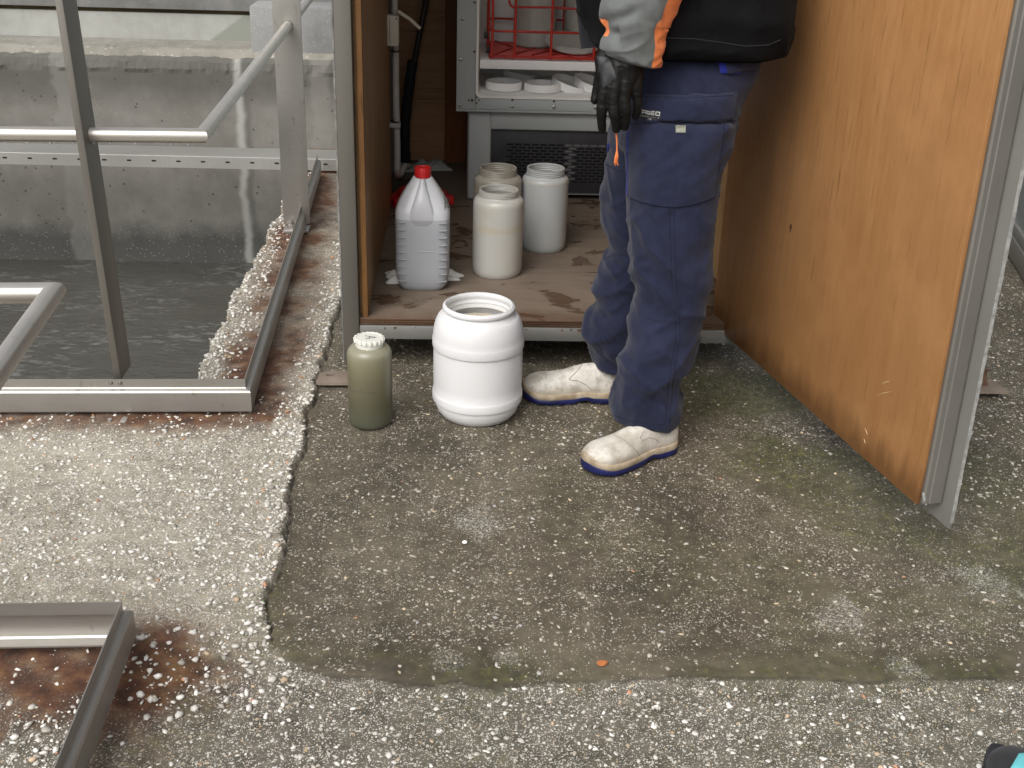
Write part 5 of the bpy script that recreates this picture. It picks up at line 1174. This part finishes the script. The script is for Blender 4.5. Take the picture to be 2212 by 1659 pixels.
seam(TT2, [(1374, 208), (1480, 212), (1583, 206)], .0010, 0, 16, mb); seam(TT2, [(1370, 262), (1475, 265), (1578, 256)], .0009, 0, 16, mb)
for dx in (0, 9):
    seam(TT2, [(1447+dx, 450), (1447+dx, 500), (1450+dx, 592), (1457+dx, 674), (1460+dx, 730), (1449+dx, 786), (1439+dx, 879), (1437+dx, 915)], .0010, .0002, 14, mb)
seam(TT2, [(1391, 687), (1420, 694), (1453, 697)], .0010, 0, 10, mb); seam(TT2, [(1326, 897), (1370, 912), (1434, 917)], .0010, 0, 10, mb)
seam(TT2, [(1308, 355), (1330, 366), (1353, 373)], .0011, 0, 10, mb); seam(TT2, [(1302, 560), (1330, 548), (1355, 552)], .0010, 0, 8, mb)
seam(TT2, [(1470, 140), (1466, 165), (1462, 200)], .0009, 0, 8, mb); seam(TT2, [(1282, 788), (1302, 805), (1320, 815)], .0009, 0, 8, mb)
mb.build('stitching', MAT['seam_dark'], tro)
mb = MB(); seam(TT2, [(1316, 312), (1314.5, 325)], .004, .001, 6, mb); mb.build('piping', MAT['royal'], tro)
mb = MB(); seam(TT2, [(1356.5, 285), (1355.5, 350), (1355, 421)], .0016, .0006, 12, mb); mb.build('piping', MAT['royal'], tro)
mb = patch(TT2, [(1549, 128), (1606, 128), (1596, 160), (1556, 158)], 10, 6, .009); mb.build('back_pocket_trim', MAT['royal'], tro); TT3 = tree_of([tro]+[c for c in tro.children])
patch(TT3, [(1564, 126), (1640, 126), (1632, 150), (1572, 158)], 10, 6, .006).build('back_pocket_flap', MAT['navy2'], tro)
patch(TT3, [(1459, 272), (1482, 272), (1481, 287), (1460, 287)], 6, 4, .004).build('pocket_tab', MAT['pocket_tab'], tro)
lb = patch(TT3, [(1366, 232.5), (1426.6, 240), (1426.6, 260.4), (1364, 255.5)], 12, 6, .0015).build('label', MAT['label_black'], tro)
TT4 = tree_of([tro, lb])
zl_ = lambda x, y: ((2450+x/8.848)/1.8228, (400+y/8.848)/1.8228)
GL = {'C': [[(700, 280), (590, 262), (575, 375), (672, 388)]], 'A': [[(716, 415), (735, 305), (838, 322), (822, 425)], [(722, 378), (822, 388)]], 'G': [[(972, 352), (880, 335), (868, 425), (960, 445), (968, 398), (925, 392)]], 'E': [[(1135, 358), (1022, 345), (1010, 450), (1120, 468)], [(1015, 400), (1125, 412)]], 'O': [[(1182, 360), (1310, 378), (1296, 488), (1170, 470), (1182, 360)]]}
mb = MB()
for g_, st_ in GL.items():
    for s_ in st_: seam(TT4, [zl_(*p) for p in s_], .00105, .0008, 4, mb)
mb.build('lettering', MAT['label_text'], lb)
def tl(px0, py0, px1, py1, W_):
    def f_(v):
        t_ = v.x/W_+.5; x, y = px0+(px1-px0)*t_, py0+(py1-py0)*t_-v.y
        h = hit(TT4, *zl_(x, y)); return tuple(h[0]+h[1]*.0006) if h else (0.52, 2.8, .9)
    return f_
text_obj('lettering', 'COMMUNICATION', 62, 'label_text', lb, tl(540, 470, 1310, 585, 580), 0); text_obj('lettering', 'LAB', 58, 'label_text', lb, tl(850, 590, 1020, 618, 105), 0)

# jacket
def grid_faces(nr, n, wrapk=True): return [(i*n+k_, i*n+(k_+1) % n, (i+1)*n+(k_+1) % n, (i+1)*n+k_) for i in range(nr-1) for k_ in range(n)]
jr = [(1345, 1640, 108, 2.89, .150), (1310, 1664, 109, 2.89, .175), (1282, 1682, 100, 2.89, .192), (1266, 1692, 72, 2.89, .198), (1254, 1702, 25, 2.89, .196), (1240, 1708, -40, 2.90, .18), (1240, 1712, -130, 2.90, .182), (1270, 1710, -230, 2.91, .19), (1330, 1690, -300, 2.92, .19), (1400, 1640, -350, 2.92, .15), (1450, 1600, -375, 2.92, .09), (1455, 1590, -400, 2.92, .08)]
NJ = 84; Rj = dense([pxring(*q[:3], q[3], q[4], NJ, 2.6) for q in jr], 90); JV = np.array(Rj).reshape(-1, 3)
# the hem dips behind and lifts at the open front
ang_ = np.tile(np.arange(NJ)/NJ*2*math.pi, 90); lev_ = np.repeat(np.arange(90), NJ); hemw = np.exp(-lev_/9.0)
JV[:, 2] += hemw*(-.022*np.cos(ang_)*0+.012*(np.cos(ang_) < -.8))
nz_ = JV.copy(); c_ = JV.reshape(90, NJ, 3).mean(1).repeat(NJ, 0); o_ = JV-c_; o_[:, 2] = 0; o_ /= np.linalg.norm(o_, axis=1)[:, None]+1e-9
rid = 1-np.abs(2*vnoise(np.c_[JV[:, 0]*7, JV[:, 1]*7, JV[:, 2]*6+JV[:, 0]*4], 301)-1)
rid2 = 1-np.abs(2*vnoise(np.c_[JV[:, 0]*14+JV[:, 2]*9, JV[:, 1]*14, JV[:, 2]*17-JV[:, 0]*10], 302)-1)
pf = .010*np.exp(-((lev_-5)/4.5)**2)-.012*np.exp(-((lev_-11)/1.6)**2)
JV = JV+o_*((rid**1.6-.45)*.017+(rid2**2-.35)*.013*(1+hemw)+pf)[:, None]
mb = MB(); mb.add(JV, grid_faces(90, NJ)+[tuple(range(NJ-1, -1, -1)), tuple(89*NJ+k_ for k_ in range(NJ))])
jk = mb.build('jacket', MAT['black_cloth'], per, ang=180); JT = tree_of([jk])
mb = MB(); seam(JT, [(1440, 82), (1500, 84), (1560, 92), (1610, 100), (1660, 97), (1686, 86)], .0011, .0004, 12, mb); mb.build('seam', MAT['charcoal'], jk)
# stiff front flap with its snap, hanging open on the far side
fq = [aty(1238, -160, 3.0), aty(1330, -160, 2.97), aty(1318, 97, 2.96), aty(1256, 106, 3.0)]
mb = MB(); V = []; nu_, nv_ = 10, 24
for s_ in (0, 1):
    for j in range(nv_+1):
        for i in range(nu_+1):
            u, v = i/nu_, j/nv_; p = (fq[0]*(1-u)+fq[1]*u)*(1-v)+(fq[3]*(1-u)+fq[2]*u)*v
            p = p+np.array([-.006*math.sin(v*3), .006*math.sin(v*7+u*2)+s_*.007-.012*math.sin(math.pi*u), 0]); V.append(p)
n_ = nu_+1; o0 = n_*(nv_+1); Fc = []
for j in range(nv_):
    for i in range(nu_): a = j*n_+i; Fc += [(a, a+1, a+n_+1, a+n_), (o0+a, o0+a+n_, o0+a+n_+1, o0+a+1)]
for i in range(nu_): a = nv_*n_+i; Fc += [(i, o0+i, o0+i+1, i+1), (a, a+1, o0+a+1, o0+a)]
for j in range(nv_): a = j*n_; b = j*n_+nu_; Fc += [(a, a+n_, o0+a+n_, o0+a), (b, o0+b, o0+b+n_, b+n_)]
mb.add(V, Fc); fp = mb.build('front_flap', MAT['charcoal'], jk, ang=60)
c_ = aty(1273, 70, 2.984); m_ = MB(); m_.lathe([(.0095, 0), (.009, .003), (.005, .004), (.0005, .004)], (0, 0, 0), 20, cap1=False); m_.v = [(c_[0]+p[0], c_[1]-p[2], c_[2]+p[1]) for p in m_.v]; m_.build('snap', MAT['black_plastic'], fp)

# sleeve: axis leans back up to the shoulder; grey with an orange stripe front and back
def sleeve(mirror=False):
    S = [((1367, 136), 34, 2.685), ((1366, 133), 52, 2.685), ((1366, 124), 60, 2.685), ((1368, 104), 66, 2.685), ((1367, 86), 68.5, 2.685), ((1365, 62), 70, 2.685), ((1368, 36), 76, 2.686), ((1384, -5), 82, 2.69), ((1402, -80), 88, 2.70), ((1426, -190), 98, 2.73), ((1446, -280), 104, 2.76), ((1462, -330), 80, 2.80), ((1470, -350), 40, 2.83)]
    n = 80; R = []
    for i, ((x, y), hw_, Y) in enumerate(S):
        c = aty(x, y, Y); a = aty(*S[max(i-1, 0)][0], S[max(i-1, 0)][2]); b = aty(*S[min(i+1, len(S)-1)][0], S[min(i+1, len(S)-1)][2])
        ax = unit(b-a) if 2 < i < 11 else unit(np.array([.22, 0, 1])); ex = unit(np.cross(np.array([0, 1, 0]), ax)); ey = np.cross(ax, ex); h_ = hw_/ppm(c)
        R.append([c+ex*h_*math.cos(t_)+ey*h_*.86*math.sin(t_) for t_ in np.linspace(0, 2*math.pi, n, endpoint=False)])
    m_ = 110; R = dense(R, m_); V = np.array(R).reshape(-1, 3); c_ = np.array(R).mean(1).repeat(n, 0); o_ = V-c_; o_ /= np.linalg.norm(o_, axis=1)[:, None]+1e-9
    wv = fbm(V*9, 403, 3)
    rid = 1-np.abs(2*vnoise(np.c_[V[:, 0]*8+wv*2, V[:, 1]*8, V[:, 2]*15+V[:, 0]*9+wv*2], 404)-1); rid2 = 1-np.abs(2*vnoise(np.c_[V[:, 0]*14, V[:, 1]*14+wv*3, V[:, 2]*28-V[:, 0]*12], 405)-1)
    zc = aty(1300, 66, 2.685)[2]; lev = np.repeat(np.arange(m_), n)
    d = (rid**1.7-.45)*.013+(rid2**2-.35)*.005-.016*np.exp(-((V[:, 2]-zc)/.016)**2)*(o_[:, 0] < -.55)-.012*np.exp(-((V[:, 2]-zc-.055-(V[:, 0]-.40)*.35)/.013)**2)*(o_[:, 1] < 0)*sstep(.1, -.3, o_[:, 0])
    V = V+o_*(d*sstep(4, 16, lev))[:, None]
    if mirror: V[:, 1] = 2*2.905-V[:, 1]; V[:, 0] += .06
    Fc = grid_faces(m_, n); th = (np.arange(n)+.5)/n*360
    def stripe(k_): a = th[k_]; a = a-360 if a > 180 else a; return (-56 < a < 24) or abs(a) > 158
    # ring angle 270 deg looks at the camera only if ey points away from it
    zlo, zhi = aty(1292, 78, 2.685)[2], aty(1292, 42, 2.685)[2]
    isst = lambda f: stripe(f[0] % n) and (-56 < (th[f[0] % n] if th[f[0] % n] < 180 else th[f[0] % n]-360) < 24 or zlo < V[f[0], 2] < zhi)
    main = [f for f in Fc if not isst(f)]; st_ = [f for f in Fc if isst(f)]
    mb = MB(); mb.add(V, main+[tuple(range(n-1, -1, -1)), tuple((m_-1)*n+k_ for k_ in range(n))]); s = mb.build('sleeve', MAT['grey_cloth'], jk, ang=180)
    mb = MB(); mb.add(V, st_); mb.build('stripe', MAT['orange_cloth'], s, ang=180) if False else mb.build('stripe', MAT['orange_cloth'], jk, ang=180)
    return s
sleeve(); sleeve(True)

# gloves: one continuous skin over palm, four unequal fingers and the thumb
def capsule(mb, pts, rs, n=14):
    P = [np.array(p) for p in pts]; Q = []; Rr = []
    d0 = unit(P[0]-P[1]); d1 = unit(P[-1]-P[-2])
    for t_ in (1, .75, .4): Q.append(P[0]+d0*rs[0]*t_); Rr.append(max(.0004, rs[0]*math.sqrt(max(0, 1-t_*t_))))
    Q += P; Rr += list(rs)
    for t_ in (.4, .75, 1): Q.append(P[-1]+d1*rs[-1]*t_); Rr.append(max(.0004, rs[-1]*math.sqrt(max(0, 1-t_*t_))))
    mb.tube(Q, Rr, n)
HY = 2.66
def hp3(x, y, dy=0): return aty(x, y, HY+dy)
def hand(mirror):
    mb = MB()
    kn = [(1303, 212, .0), (1325, 219, -.010), (1349, 214, -.009), (1374, 202, .004)]; wr_ = [(1318, 158, .012), (1334, 152, .006), (1352, 152, .008), (1370, 156, .016)]
    for (x, y, d), (wx, wy, wd) in zip(kn, wr_): capsule(mb, [hp3(wx, wy-10, wd), hp3((wx*.45+x*.55), (wy*.45+y*.55), (wd+d)/2-.003), hp3(x, y, d)], [.023, .0185, .0140])
    capsule(mb, [hp3(1345, 105, .02), hp3(1354, 140, .014), hp3(1352, 165, .014)], [.036, .035, .034])
    capsule(mb, [hp3(1322, 175, .02), hp3(1352, 190, .018)], [.02, .02])
    F4 = [([(1303, 212, .0), (1300, 238, .000), (1299.5, 262, .008), (1301, 279, .016)], [.0130, .0125, .0112, .0098]),
          ([(1325, 219, -.010), (1327, 245, -.012), (1330, 266, -.004), (1331, 279, .004)], [.0135, .0128, .0116, .0098]),
          ([(1349, 214, -.009), (1352, 240, -.010), (1351, 261, -.002), (1349, 274, .006)], [.0132, .0124, .0112, .0096]),
          ([(1374, 202, .004), (1378, 224, .004), (1376, 241, .010), (1372, 252, .017)], [.0118, .0110, .0100, .0086])]
    for pts, rs in F4: capsule(mb, [hp3(*p) for p in pts], rs)
    capsule(mb, [hp3(1312, 158, .026), hp3(1296, 176, .032), hp3(1290, 198, .034), hp3(1285, 216, .032)], [.020, .0155, .0125, .0105])
    capsule(mb, [hp3(1310, 108, .03), hp3(1302, 130, .026), hp3(1306, 160, .018)], [.017, .0185, .020])
    def wr(V, Nn):
        w_ = fbm(V*30, 501, 3); r_ = 1-np.abs(2*vnoise(np.c_[V[:, 0]*45, V[:, 1]*45, V[:, 2]*110+w_*3], 502)-1)
        return (r_**2-.35)*.0013+(w_-.5)*.003
    V, F_ = remesh(mb, .0023, 4, wr)
    if mirror: V[:, 1] = 2*2.905-V[:, 1]; V[:, 0] += .075
    return V, F_
GV, GF = hand(False); gl = mesh_obj('glove', GV, GF, MAT['glove'], per, ang=180); GT = bvh(GV, GF)
patch(GT, [(1288, 120), (1318, 126), (1338, 166), (1326, 196)][:4] if False else [(1290, 122), (1316, 124), (1333, 168), (1303, 190)], 14, 14, .0028).build('cuff_panel', MAT['glove_grey'], gl)
GV2, GF2 = hand(True); mesh_obj('glove', GV2, GF2, MAT['glove'], per, ang=180)
c0_ = hp3(1331, 284, .01); c1_ = aty(1332.5, 329, HY+.012); rg = np.random.default_rng(8)
mb = MB().tube([c0_, (c0_+c1_)/2+np.array([.001, 0, 0]), c1_], .0019, 8)
for k_ in range(7):
    a = np.array([rg.normal(0, .003), rg.normal(0, .003), -.022-rg.random()*.010]); mb.tube([c1_+np.array([0, 0, .004]), c1_+a*.5+rg.normal(0, .0018, 3), c1_+a], [.0022, .0024, .0010], 6)
mb.build('cord', MAT['orange_cloth'], jk)

# clogs
def shoe(toe, heel, parent, m_up='leather', m_mid='midsole', m_out='outsole', ht=1.0, name='clog', L=None):
    toe = np.array(toe); heel = np.array(heel); dx = unit((toe-heel)[:2]); L = L or np.linalg.norm((toe-heel)[:2]); dy = np.array([-dx[1], dx[0]])
    T = np.concatenate([[0, .004, .014, .03, .06], np.linspace(.1, .88, 24), [.92, .95, .972, .988, .997, 1.0]])
    def w(t):
        a = np.interp(t, [0, .12, .25, .42, .58, .70, .80, .90, 1], [.037, .0385, .038, .040, .049, .0545, .0545, .051, .044])
        e = 1.0
        if t < .12: e = math.sqrt(max(0, 1-((.12-t)/.12)**2.2))
        if t > .80: e = max(0, 1-((t-.80)/.20)**2.4)**.5
        return a*e
    cen = lambda t: .006*math.sin((t-.15)*2.6)
    spring = lambda t: .013*max(0, (t-.74)/.26)**2+.003*max(0, (.1-t)/.1)
    hz = lambda t: np.interp(t, [0, .02, .10, .22, .36, .48, .60, .72, .84, .92, .97, 1], [.075, .092, .102, .114, .112, .101, .088, .080, .074, .062, .046, .012])*ht
    def loc(t, y, z): p = heel[:2]+dx*L*t+dy*(y+cen(t)); return (p[0], p[1], z+spring(t))
    def loft(z0f, z1f, wsc, flat, n=36):
        R = []
        for t in T:
            ww = max(.0006, w(t)*wsc); z0 = z0f(t); h_ = max(.001, z1f(t)-z0); ring = []
            if flat:
                for k_ in range(n):
                    a = 2*math.pi*k_/n; ca, sa = math.cos(a), math.sin(a); ring.append(loc(t, ww*math.copysign(abs(ca)**.55, ca), z0+h_/2+h_/2*math.copysign(abs(sa)**.28, sa)))
            else:
                pz = 2/np.interp(t, [0, .3, .6, .85, 1], [2.6, 2.0, 2.1, 2.4, 2.2])
                for k_ in range(n):
                    a = 2*math.pi*k_/n; ca, sa = math.cos(a), math.sin(a); up = sa > 0
                    ring.append(loc(t, ww*math.copysign(abs(ca)**(pz if up else .5), ca)*(.97 if not up else 1), z0+(h_*abs(sa)**pz if up else -.004*abs(sa)**.5)))
            R.append(ring)
        mb = MB(); mb.rings(R); return mb
    mb = loft(lambda t: .034, hz, .96, False); V = np.array(mb.v); c_ = V.mean(0)
    w_ = (1-np.abs(2*vnoise(V*np.array([34, 34, 50]), 601)-1)); t_ = ((V[:, :2]-heel[:2])@dx)/L
    V[:, 2] += (w_**2-.4)*.0045*np.exp(-((t_-.56)/.12)**2)*(V[:, 2] > .05); mb.v = [tuple(p) for p in V]
    up = mb.build(name, MAT[m_up], parent, ang=80)
    ms = loft(lambda t: .015+.006*max(0, (t-.86)/.14)-.004*math.exp(-((t-.38)/.1)**2)*0, lambda t: .037+.010*max(0, (t-.90)/.10)+.004*max(0, (.2-t)/.2)+.004*math.exp(-((t-.36)/.09)**2), 1.045, True).build('midsole', MAT[m_mid], up, ang=60)
    os_ = MB(); R = []
    tread = loft(lambda t: .010*math.exp(-((t-.36)/.075)**4)+(.0022 if int(t*40) % 2 else 0), lambda t: .0215+.004*max(0, (t-.85)/.15)+.012*math.exp(-((t-.36)/.07)**2)*.5, 1.06, True)
    tread.build('outsole', MAT[m_out], up, ang=50)
    return up, loc
s1, loc1 = shoe(atz(1259, 1006, .02), atz(1457, 958, .012), per)
s2, loc2 = shoe(atz(1126, 843, .02), np.array([*(atz(1126, 843, .02)[:2]+np.array([.285, -.012])), 0]), per, 'leather_dirty')
def shoe_lines(s, groups, r=.0009, mat='midsole'):
    T_ = tree_of([s])
    for g_ in groups:
        mb = seam(T_, g_, r, .0002, 8)
        if mb.v: mb.build('stitching', MAT[mat], s)
zz5 = lambda x, y: (1097.2+x*.2812, 603.5+y*.2812)
shoe_lines(s2, [[zz5(*p) for p in ((620, 590), (545, 690), (490, 745), (470, 765), (485, 775), (540, 780), (600, 810), (640, 850))], [zz5(*p) for p in ((640, 600), (560, 700), (500, 752))]], .0011, 'seam_grey') if 'seam_grey' in MAT else None
MAT['seam_grey'] = simple('leather_seam', (.24, .22, .19), (.33, .31, .27), .8, 20, bump=0)
shoe_lines(s2, [[zz5(*p) for p in ((618, 590), (545, 690), (488, 748), (470, 765), (485, 775), (540, 780), (600, 810), (640, 850))]], .0012, 'seam_grey')
shoe_lines(s1, [[zz5(*p) for p in ((1045, 1165), (1015, 1215), (1030, 1240), (1080, 1215), (1130, 1225), (1160, 1250))], [zz5(*p) for p in ((800, 1185), (900, 1240), (980, 1310), (1020, 1370))]], .0009, 'seam_grey')

# body inside the clothes, up to the head above the frame
bm_ = MB(); jc_ = np.array([.52, 2.91])
def ell(mb, c, r, n=20, m_=14):
    R = []
    for i in range(1, m_):
        a = math.pi*i/m_; R.append([(c[0]+r[0]*math.sin(a)*math.cos(t_), c[1]+r[1]*math.sin(a)*math.sin(t_), c[2]-r[2]*math.cos(a)) for t_ in np.linspace(0, 2*math.pi, n, endpoint=False)])
    mb.rings(R)
topc = aty(1520, -350, 2.92); hx_, hz_ = topc[0]-.01, topc[2]+.20
ell(bm_, (hx_, 2.92, hz_), (.098, .076, .118)); ell(bm_, (hx_-.035, 2.92, hz_-.065), (.062, .052, .060)); capsule(bm_, [(hx_+.02, 2.92, hz_-.28), (hx_+.015, 2.92, hz_-.08)], [.062, .055])
ell(bm_, (hx_-.103, 2.92, hz_-.020), (.018, .013, .024)); ell(bm_, (hx_-.092, 2.92, hz_-.052), (.014, .024, .008)); ell(bm_, (hx_-.094, 2.92, hz_-.062), (.012, .021, .007))
for s_ in (-1, 1): ell(bm_, (hx_+.008, 2.92+s_*.077, hz_-.012), (.020, .010, .032)); ell(bm_, (hx_-.083, 2.92+s_*.032, hz_+.012), (.014, .015, .010))
ell(bm_, (hx_+.01, 2.91, hz_-.50), (.11, .15, .28))
BV, BF = remesh(bm_, .006, 3); mesh_obj('body', BV, BF, MAT['skin_body'], per, ang=180)
hm = MB(); ell(hm, (hx_+.018, 2.92, hz_+.028), (.098, .083, .105)); HV, HF = remesh(hm, .007, 2, lambda V, Nn: (fbm(V*60, 701, 3)-.5)*.008); mesh_obj('hair', HV, HF, MAT['hair'], per, ang=180)

# the photographer's own shoe at the lower right corner
tp_ = atz(2131, 1648, .03); sd = unit(np.array([-.50, .80])); hl_ = tp_[:2]-sd*.30
zsx = lambda x, y: ((3650+x/5.79)/1.8228, (2800+y/5.79)/1.8228)
sh, loc3 = None, None
ctr = atz(2165, 1650, .04)
toe_ = np.array([ctr[0]-.008, ctr[1]+.030, 0]); heel_ = np.array([*(toe_[:2]+np.array([.16, -.26])), 0])
fo = thing('sports_shoe', (toe_[0]+.08, toe_[1]-.13, 0), 'rounded toe of a black and teal sports shoe poking in at the lower right corner', 'shoe')
up3, loc3 = shoe(toe_, heel_, fo, 'shoe_black', 'black_plastic', 'black_plastic', 1.0, 'upper', .305)
UT = tree_of([up3])
mb = MB(); patch(UT, [zsx(2095, 975), zsx(2330, 950), zsx(2400, 1400), zsx(1885, 1340)], 10, 10, .002).build('overlay', MAT['teal'], up3)
